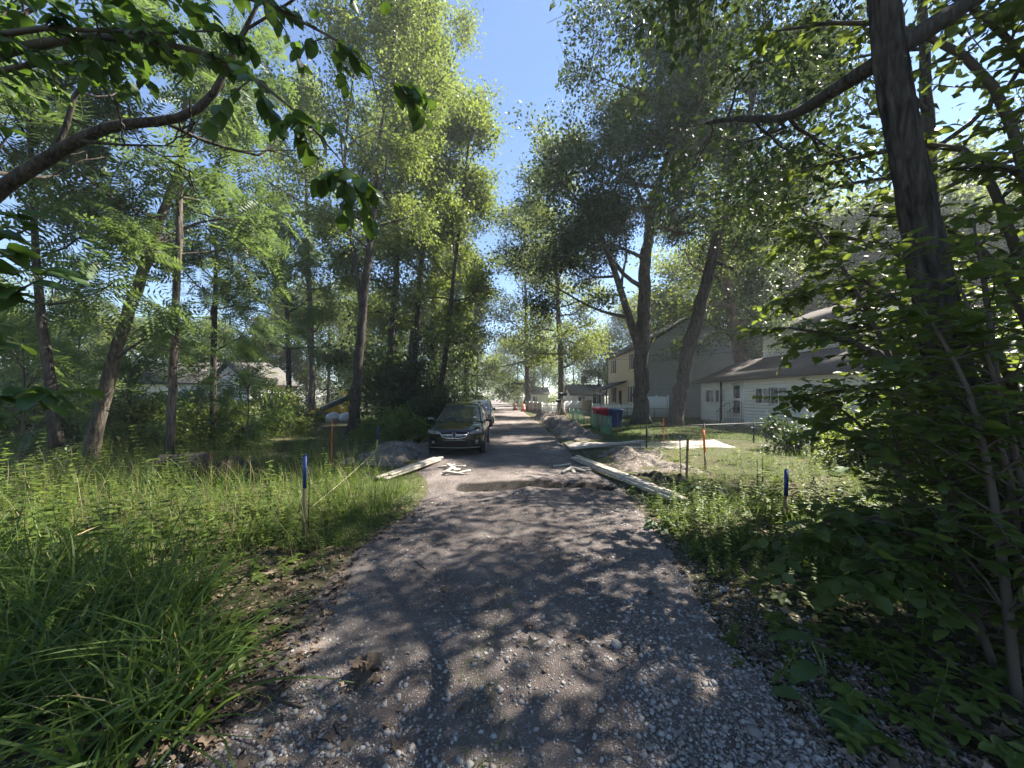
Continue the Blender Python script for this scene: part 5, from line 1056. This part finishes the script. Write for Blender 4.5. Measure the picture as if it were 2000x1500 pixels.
nf = fence_line('chain_link_fence', 'chain-link fence hung with green netting along the lane by the bins', (4.6, 17.2), (4.95, 34), .95, 'chain')
m = MB(); L = 16.8
for u in np.concatenate([np.arange(.1, 5.6, .05), np.arange(8.0, 14, .05)]): m.add([[u - .008, -.05 + .05 * math.sin(u * 2), .02], [u + .008, -.05 + .05 * math.sin(u * 2), .02], [u + .008, -.05 + .05 * math.sin(u * 2.1), .9 + .05 * math.sin(u)], [u - .008, -.05 + .05 * math.sin(u * 2.1), .9 + .05 * math.sin(u)]], Q=[[0, 1, 2, 3]])
for z in np.arange(.05, .92, .05):
    for a, b_ in ((.1, 5.6), (8, 14)):
        us = np.linspace(a, b_, 20); yv = -.05 + .05 * np.sin(us * 2); V = np.concatenate([np.stack([us, yv, np.full(20, z - .008)], -1), np.stack([us, yv, np.full(20, z + .008)], -1)]); i = np.arange(19); m.add(V, Q=np.stack([i, i + 1, i + 21, i + 20], -1))
tag(ob('netting', m.mesh('netting', M['netting']), nf), 'green plastic barrier netting', kind='stuff')
fence_line('chain_link_fence', 'chain-link fence crossing the yard behind the bins', (5.0, 30.5), (14, 30.5), .95, 'chain')
fence_line('chain_link_fence', 'chain-link fence at the edge of the near lawn, starting at the steel end post', (4.7, 12.9), (12.2, 15.8), .85, 'chain', metal='black_metal')
fence_line('picket_fence', 'white picket fence in front of the two-storey house', (7.6, 35), (12.2, 33.4), 1.25, 'picket')
fence_line('picket_fence', 'white picket fence section nearest the mailboxes', (5.2, 36.5), (3.4, 41.5), 1.25, 'picket')
fence_line('board_fence', 'tall pale board fence running far along the lane', (3.4, 41.6), (1.6, 54), 1.25, 'cedar')
fence_line('board_fence', 'white board fence before the low house', (5.4, 46), (9.4, 47), 1.4, 'vinyl')

def bin_(px, Y, lab, mat, w=.68, h=1.1, rz=0.0):
    x = (px - 1000) / F * Y; o = root('trash_bin', lab, 'trash bin', (x, Y, gh(x, Y)), 'wheeled trash bins', rz)
    def rr(s, z, dy=0): 
        a = np.arange(20) * 2 * math.pi / 20; c, n_ = np.cos(a), np.sin(a); e = .35; return np.stack([np.sign(c) * np.abs(c) ** e * w / 2 * s, np.sign(n_) * np.abs(n_) ** e * w * .55 * s + dy, np.full(20, z)], -1)
    def loft(m, rows):
        V = np.concatenate(rows); i = np.arange(len(rows) - 1)[:, None] * 20; j = np.arange(20)[None]; j2 = (j + 1) % 20; m.add(V, Q=np.stack([i + j, i + j2, i + 20 + j2, i + 20 + j], -1).reshape(-1, 4))
        m.T.append(np.stack([m.n - 20 + np.arange(20), m.n - 20 + (np.arange(20) + 1) % 20, np.full(20, m.n)], -1)); m.V.append(rows[-1].mean(0)[None]); m.n += 1
    m = MB(); loft(m, [rr(.78, .06), rr(.82, .3), rr(.97, h * .86), rr(1.03, h * .87), rr(1.03, h * .9)]); ob('body', m.mesh('body', M[mat], smooth=False), o)
    m = MB(); loft(m, [rr(1.06, h * .9 + .004), rr(1.07, h * .93), rr(1.0, h * .97), rr(.7, h)]); ob('lid', m.mesh('lid', M[mat]), o)
    for s_ in (-1, 1): m = MB(); m.tube([[s_ * w * .36, w * .5, .11], [s_ * w * .46, w * .5, .11]], .11, 14); ob('wheel', m.mesh('wheel', M['rubber']), o)
    m = MB(); m.tube([[-w * .4, w * .66, h * .88], [w * .4, w * .66, h * .88]], .018, 8); ob('handle', m.mesh('handle', M[mat]), o); return o
bin_(1202, 21.5, 'blue wheeled trash bin beside the red one behind the netting', 'blue_bin', .72, 1.15)
bin_(1173, 22.2, 'red wheeled trash bin left of the blue one', 'red_bin', .85, 1.22, .1)
# mailboxes
for n, (x, Y, z, lab) in enumerate(((4.0, 29.0, 1.9, 'black mailbox on a leaning post, the upper of two'), (3.75, 29.2, 1.35, 'black mailbox on a leaning post, the lower of two'))):
    o = root('mailbox', lab, 'mailbox', (x, Y, gh(x, Y)), 'mailboxes by the lane'); m = MB(); m.bar((-.4, .1, 0), (0, 0, z), .1, .1); ob('post', m.mesh('post', M['lumber_grey']), o)
    m = MB(); a = np.linspace(0, math.pi, 9); pr = np.concatenate([[[-.11, 0]], np.stack([-.11 * np.cos(a), .14 + .11 * np.sin(a)], -1), [[.11, 0]]]); k = len(pr); V = np.concatenate([np.stack([np.full(k, s_ * .3), pr[:, 0], pr[:, 1] + z], -1) for s_ in (-1, 1)]); i = np.arange(k); j = (i + 1) % k
    m.add(V, Q=np.stack([i, j, j + k, i + k], -1)); m.T.append(np.stack([i[1:-1], i[1:-1] + 1, np.zeros(k - 2, int)], -1)); m.T.append(np.stack([i[1:-1] + k + 1, i[1:-1] + k, np.full(k - 2, k)], -1)); ob('box', m.mesh('box', M['black_metal']), o)
# utility poles
for n, (px, Y, top, lab) in enumerate(((931, 58, 680, 'dark utility pole nearest on the left of the lane'), (941, 88, 722, 'pale utility pole second along the lane'), (947, 118, 735, 'pale utility pole farthest along the lane'))):
    x = (px - 1000) / F * Y; h = H + (HOR - top) / F * Y; o = root('utility_pole', lab, 'utility pole', (x, Y, 0), 'utility poles'); m = MB(); m.tube([[0, 0, -.2], [.1, 0, h * .5], [.18, 0, h]], [.16, .14, .1], 9); ob('pole', m.mesh('pole', M['bark_dark' if n == 0 else 'cedar']), o)
    m = MB(); m.box((.17, -.12, h - .6), (2.2, .1, .12)); ob('crossarm', m.mesh('crossarm', M['cedar']), o)
    for u in (-.9, .9): m = MB(); m.tube([[.17 + u, -.12, h - .54], [.17 + u, -.12, h - .38]], .04, 7); ob('insulator', m.mesh('insulator', M['dark_trim']), o)
def cable(a, b_, sag, lab):
    a, b_ = np.array(a, float), np.array(b_, float); t = np.linspace(0, 1, 16)[:, None]; p = (b_ - a) * t - np.array([0, 0, 1]) * sag * 4 * t * (1 - t); m = MB(); m.tube(p, .014, 5); tag(ob('overhead_cable', m.mesh('overhead_cable', M['black_metal']), loc=a), lab, 'cable')
cable((2.0, 58, 9.0), (17.2, 25.2, 5.2), 1.0, 'black overhead service cable running to the taller part of the bungalow'); cable((12.1, 32.8, 5.6), (17.2, 24.9, 5.9), .4, 'black overhead cable across the grey gable')
# barrels
for n, (px, Y) in enumerate(((1006, 52), (1022, 47))):
    x = (px - 1000) / F * Y; o = root('traffic_barrel', ('orange traffic barrel far along the lane, the farther one', 'orange traffic barrel beside the long soil ridge')[n], 'barrel', (x, Y, .02), 'traffic barrels')
    m = MB(); m.tube([[0, 0, .02], [0, 0, .3], [0, 0, .95]], [.3, .29, .2], 14); ob('drum', m.mesh('drum', M['orange']), o)
    for z, r_ in ((.4, .285), (.7, .245)): m = MB(); m.tube([[0, 0, z], [0, 0, z + .13]], [r_, r_ - .02], 14, cap=False); ob('reflective_band', m.mesh('reflective_band', M['vinyl']), o)
    m = MB(); m.tube([[0, 0, -.02], [0, 0, .05]], .38, 14); ob('base', m.mesh('base', M['rubber']), o)
# small yard things behind the netting
o = root('storage_box', 'tan wooden box in the yard behind the red bin', 'box', (8.3, 41, 0)); part(o, 'crate', 'stake_wood', lambda m: m.box((0, 0, .75), (.9, .9, 1.5))); part(o, 'lid', 'lumber', lambda m: m.box((0, 0, 1.53), (1.0, 1.0, .06)))
# yellow machine and sacks
x, Y = -13.3, 28.0; o = root('yellow_machine', 'yellow machine with slanted dark boom seen past the forked tree', 'machine', (x, Y, 0)); o.scale = (.85, .85, .9)
part(o, 'mast', 'yellow', lambda m: m.tube([[1.0, 0, .5], [1.0, 0, 2.6]], .33, 14)); part(o, 'boom', 'dark_trim', lambda m: m.bar((-2.0, -.3, .7), (1.7, -.3, 2.25), .3, .35)); part(o, 'boom_cover', 'vinyl', lambda m: m.bar((-1.6, -.32, 1.02), (1.5, -.32, 2.34), .2, .12))
part(o, 'bucket', 'yellow', lambda m: m.bar((-2.6, -.3, .35), (-1.2, -.3, .95), .7, .5)); part(o, 'engine_cover', 'yellow', lambda m: m.box((-.4, .2, 1.15), (1.3, 1.0, .8), taper=.8)); part(o, 'chassis', 'dark_trim', lambda m: m.box((.3, .2, .5), (2.6, 1.2, .4)))
for u in (-.8, 1.3): part(o, 'wheel', 'rubber', lambda m: m.tube([[u, -.6, .42], [u, -.3, .42]], .42, 16))
for n, (dx, w, mt, lab) in enumerate(((-.6, .5, 'black_plastic', 'black filled sack in front of the yellow machine'), (.5, .6, 'sack', 'pale filled sack in front of the yellow machine'), (1.5, .65, 'sack', 'grey pale sack at the right end before the yellow machine'))):
    V, Fa = ico(200 + n, 3); m = MB(); V = V / (np.linalg.norm(V, axis=1, keepdims=True)); V = V * (1 + .12 * np.sin(V * 7 + n).sum(1, keepdims=True) * .4) * np.array([w, .45, .42]); V[:, 2] = np.maximum(V[:, 2], -.3); m.add(V + np.array([0, 0, .3]), T=Fa); tag(ob('filled_sack', m.mesh('filled_sack', M[mt], smooth=True), loc=(x + dx, Y - 1.5, .05)), lab, 'sack', 'sacks by the yellow machine')

# ------------------------------------------------------------------ cars
def make_car(lab, loc, paint, rz=0.0, grille=True):
    o = root('parked_car', lab, 'car', loc, 'cars parked on the left of the lane', rz)
    # y = 0 nose (towards the camera), y grows towards the tail
    # stations: y, half width, bottom, top(centre), shoulder
    st = [(.0, .60, .42, .78), (.06, .74, .32, .86), (.2, .84, .25, .93), (.45, .895, .22, .985), (.8, .91, .22, 1.03), (1.15, .915, .22, 1.065), (1.6, .915, .22, 1.09), (2.6, .918, .22, 1.10), (3.6, .915, .22, 1.11), (4.3, .905, .24, 1.10), (4.7, .86, .28, 1.05), (4.86, .74, .36, .95)]
    n = 28; rows = []
    for y_, hw, zb, zt in st:
        a = np.arange(n) * 2 * math.pi / n + math.pi / n; c, s_ = np.cos(a), np.sin(a); ex = .34; X = np.sign(c) * np.abs(c) ** ex * hw; Zc, Zh = (zb + zt) / 2, (zt - zb) / 2; Z = Zc + np.sign(s_) * np.abs(s_) ** .42 * Zh
        X = X * (1 - .10 * np.clip((Z - .78) / .4, 0, 1) ** 1.5) * (1 - .05 * np.clip((.5 - Z) / .3, 0, 1)); Z = Z + .03 * (1 - (X / hw) ** 2) * (Z > Zc); rows.append(np.stack([X, np.full(n, y_), Z], -1))
    # rounded nose in plan
    for k in range(4): rows[k][:, 1] += .22 * (np.abs(rows[k][:, 0]) / .9) ** 2.6 * (1 - k / 4)
    m = MB(); V = np.concatenate(rows); i = np.arange(len(st) - 1)[:, None] * n; j = np.arange(n)[None]; j2 = (j + 1) % n; m.add(V, Q=np.stack([i + j2, i + j, i + n + j, i + n + j2], -1).reshape(-1, 4))
    m.add([rows[0].mean(0)], None); c0 = m.n - 1; jj = np.arange(n); m.T.append(np.stack([jj, (jj + 1) % n, np.full(n, c0)], -1)); m.add([rows[-1].mean(0)]); e = (len(st) - 1) * n; m.T.append(np.stack([e + (jj + 1) % n, e + jj, np.full(n, m.n - 1)], -1))
    b_ = ob('body', m.mesh('body', M[paint], smooth=True), o); sb = b_.modifiers.new('subdivision', 'SUBSURF'); sb.levels = sb.render_levels = 1
    # cabin: rings in z
    lv = [(1.04, 1.05, 4.72, .845), (1.2, 1.42, 4.6, .80), (1.38, 1.78, 4.45, .745), (1.55, 2.12, 4.25, .685), (1.63, 2.36, 4.05, .63), (1.675, 2.75, 3.75, .5)]
    def ring(z, ya, yb, hw): 
        q = [(-hw * .86, ya + .04), (-hw * .5, ya - .03), (0, ya - .06), (hw * .5, ya - .03), (hw * .86, ya + .04), (hw * .98, ya + .2), (hw, ya + .6), (hw, (ya + yb) / 2), (hw, yb - .5), (hw * .95, yb - .12), (hw * .6, yb), (0, yb + .03), (-hw * .6, yb), (-hw * .95, yb - .12), (-hw, yb - .5), (-hw, (ya + yb) / 2), (-hw, ya + .6), (-hw * .98, ya + .2)]
        return np.array([(a, c, z) for a, c in q])
    rg_ = [ring(*l) for l in lv]; k = len(rg_[0]); m = MB(); m.add(np.concatenate(rg_)); i = np.arange(len(lv) - 1)[:, None] * k; j = np.arange(k)[None]; j2 = (j + 1) % k; m.Q.append(np.stack([i + j, i + j2, i + k + j2, i + k + j], -1).reshape(-1, 4)); m.add([[0, 3.2, 1.695]]); jj = np.arange(k); e = (len(lv) - 1) * k; m.T.append(np.stack([e + jj, e + (jj + 1) % k, np.full(k, m.n - 1)], -1))
    ob('cabin', m.mesh('cabin', M[paint], smooth=True), o)
    def patch(name, cols, r0, r1, mat, proud=.012):
        m = MB(); rows_ = []
        for r_ in np.linspace(r0, r1, 6):
            f = int(min(len(lv) - 2, math.floor(r_))); t = r_ - f; Rr = rg_[f] * (1 - t) + rg_[f + 1] * t; c = Rr.mean(0); q = Rr[cols]; d = q - c; d[:, 2] = 0; rows_.append(q + nrm(d) * proud + np.array([0, 0, proud * .4]))
        V = np.concatenate(rows_); kk = len(cols); i = np.arange(5)[:, None] * kk; j = np.arange(kk - 1)[None]; m.add(V, Q=np.stack([i + j, i + j + 1, i + kk + j + 1, i + kk + j], -1).reshape(-1, 4)); return ob(name, m.mesh(name, M[mat], smooth=True), o)
    ws = patch('windshield', [0, 1, 2, 3, 4], .18, 3.85, 'glass'); patch('side_window', [5, 6], .4, 3.6, 'glass'); patch('side_window', [7, 8], .4, 3.6, 'glass'); patch('side_window', [16, 17], .4, 3.6, 'glass'); patch('side_window', [14, 15], .4, 3.6, 'glass'); patch('rear_window', [10, 11, 12], .5, 3.6, 'glass')
    m = MB(); m.box((.52, 1.36, 1.19), (.1, .012, .09), M=np.array([[1, 0, 0], [0, .7, .7], [0, -.7, .7]])); ob('sticker', m.mesh('sticker', M['paper']), ws)
    for s_ in (-1, 1):   # wheels
        for y_ in (.92, 3.8):
            m = MB(); yy = np.array([.72, .75, .9, .93]); m.tube([[s_ * q, y_, .35] for q in yy], [.31, .35, .35, .31], 24); w_ = ob('wheel', m.mesh('wheel', M['rubber'], smooth=False), o)
            m = MB(); m.tube([[s_ * .928, y_, .35], [s_ * .936, y_, .35]], [.24, .22], 20); ob('rim', m.mesh('rim', M['galv']), w_)
        m = MB(); m.tube([[s_ * .80, 1.5, 1.07], [s_ * .92, 1.46, 1.1]], [.03, .03], 6); m.box((s_ * 1.0, 1.45, 1.13), (.2, .1, .15)); mr_ = ob('mirror', m.mesh('mirror', M[paint]), o); bevel(mr_, .03, 2)
        m = MB(); m.box((s_ * .93, 2.1, .9), (.02, .2, .03)); ob('door_handle', m.mesh('door_handle', M[paint]), o)
        # headlights wrap round the corner
        hl = MB(); pts = []
        for t in np.linspace(0, 1, 7):
            xx = .44 + .40 * t; yv = .06 + .22 * (xx / .9) ** 2.6 * .75 + .10 * max(0, t - .5) * 2 - .02; zl, zu = .735 - .005 * t + .01 * t, .815 + .055 * t; pts += [[s_ * xx, yv - .035, zl], [s_ * xx, yv + .035, zu]]
        i = np.arange(6) * 2; hl.add(pts, Q=np.stack([i, i + 2, i + 3, i + 1], -1) if s_ > 0 else np.stack([i + 1, i + 3, i + 2, i], -1)); h_ = ob('headlight', hl.mesh('headlight', M['lamp_glass']), o)
        md = h_.modifiers.new('solidify', 'SOLIDIFY'); md.thickness = .05; md.offset = 0
        m = MB(); m.tube([[s_ * .66, .08, .49], [s_ * .66, .17, .49]], .055, 12); ob('fog_lamp', m.mesh('fog_lamp', M['lamp_glass']), o)
    # grille: dark recess, chrome frame and cross bars
    def g(xx, z): return (xx, -.035 + .22 * (abs(xx) / .9) ** 2.6 + (.05 * max(0, z - .74) / .1), z)
    m = MB(); tp = [(-.42, .8), (-.2, .815), (0, .82), (.2, .815), (.42, .8)]; bt = [(-.34, .655), (-.2, .63), (0, .625), (.2, .63), (.34, .655)]
    V = [g(*q) for q in tp] + [g(*q) for q in bt]; m.add(V, Q=[[q + 5, q + 6, q + 1, q] for q in range(4)]); gr = ob('grille', m.mesh('grille', M['trim_black']), o)
    ch = MB()
    for pth in ([(-.44, .805), (-.40, .72), (-.34, .655), (-.2, .63), (0, .625), (.2, .63), (.34, .655), (.40, .72), (.44, .805)], [(-.42, .745), (-.2, .735), (-.045, .735), (-.035, .82)], [(.42, .745), (.2, .735), (.045, .735), (.035, .82)], [(-.40, .71), (-.2, .70), (-.045, .70), (-.035, .635)], [(.40, .71), (.2, .70), (.045, .70), (.035, .635)]):
        pp = np.array([g(*q) for q in pth]) + np.array([0, -.02, 0]); ch.tube(pp, .011, 6)
    ob('chrome_surround', ch.mesh('chrome_surround', M['chrome']), gr)
    m = MB(); V = []
    for xx in np.linspace(-.62, .62, 9): V += [[xx, -.02 + .22 * (abs(xx) / .9) ** 2.6, .36], [xx, -.035 + .22 * (abs(xx) / .9) ** 2.6, .545]]
    i = np.arange(8) * 2; m.add(V, Q=np.stack([i, i + 2, i + 3, i + 1], -1)); ob('lower_intake', m.mesh('lower_intake', M['trim_black']), o)
    m = MB(); m.tube([[xx, -.04 + .24 * (abs(xx) / .9) ** 2.6, .335] for xx in np.linspace(-.78, .78, 11)], .012, 6); ob('bumper_lip', m.mesh('bumper_lip', M['galv']), o)
    m = MB(); m.box((0, 2.4, .27), (1.6, 4.2, .16)); ob('underbody', m.mesh('underbody', M['trim_black']), o)
    for s_ in (-1, 1): m = MB(); m.tube([[s_ * .55, 2.5, 1.685], [s_ * .56, 3.1, 1.70], [s_ * .55, 3.9, 1.66]], .02, 6); ob('roof_rail', m.mesh('roof_rail', M['trim_black']), o)
    return o
make_car('black crossover parked nose-on at the left of the lane', (-1.78, 11.4, .0), 'car_paint', .02)
make_car('dark grey car parked behind the black crossover', (-2.15, 22.3, .0), 'grey_paint', 0.01)

# ------------------------------------------------------------------ air
m = MB(); m.box((0, 120, 17), (760, 300, 40)); hz = tag(ob('haze', m.mesh('haze', None)), 'thin sunlit summer haze between the trees', kind='stuff')
hm = bpy.data.materials.new('haze'); hm.use_nodes = True; hn = hm.node_tree; hn.nodes.remove(hn.nodes['Principled BSDF'])
pv = hn.nodes.new('ShaderNodeVolumePrincipled'); pv.inputs['Color'].default_value = (.86, .92, 1, 1); pv.inputs['Density'].default_value = .0012; pv.inputs['Anisotropy'].default_value = .3
hn.links.new(pv.outputs[0], hn.nodes['Material Output'].inputs['Volume']); hz.data.materials.clear(); hz.data.materials.append(hm)
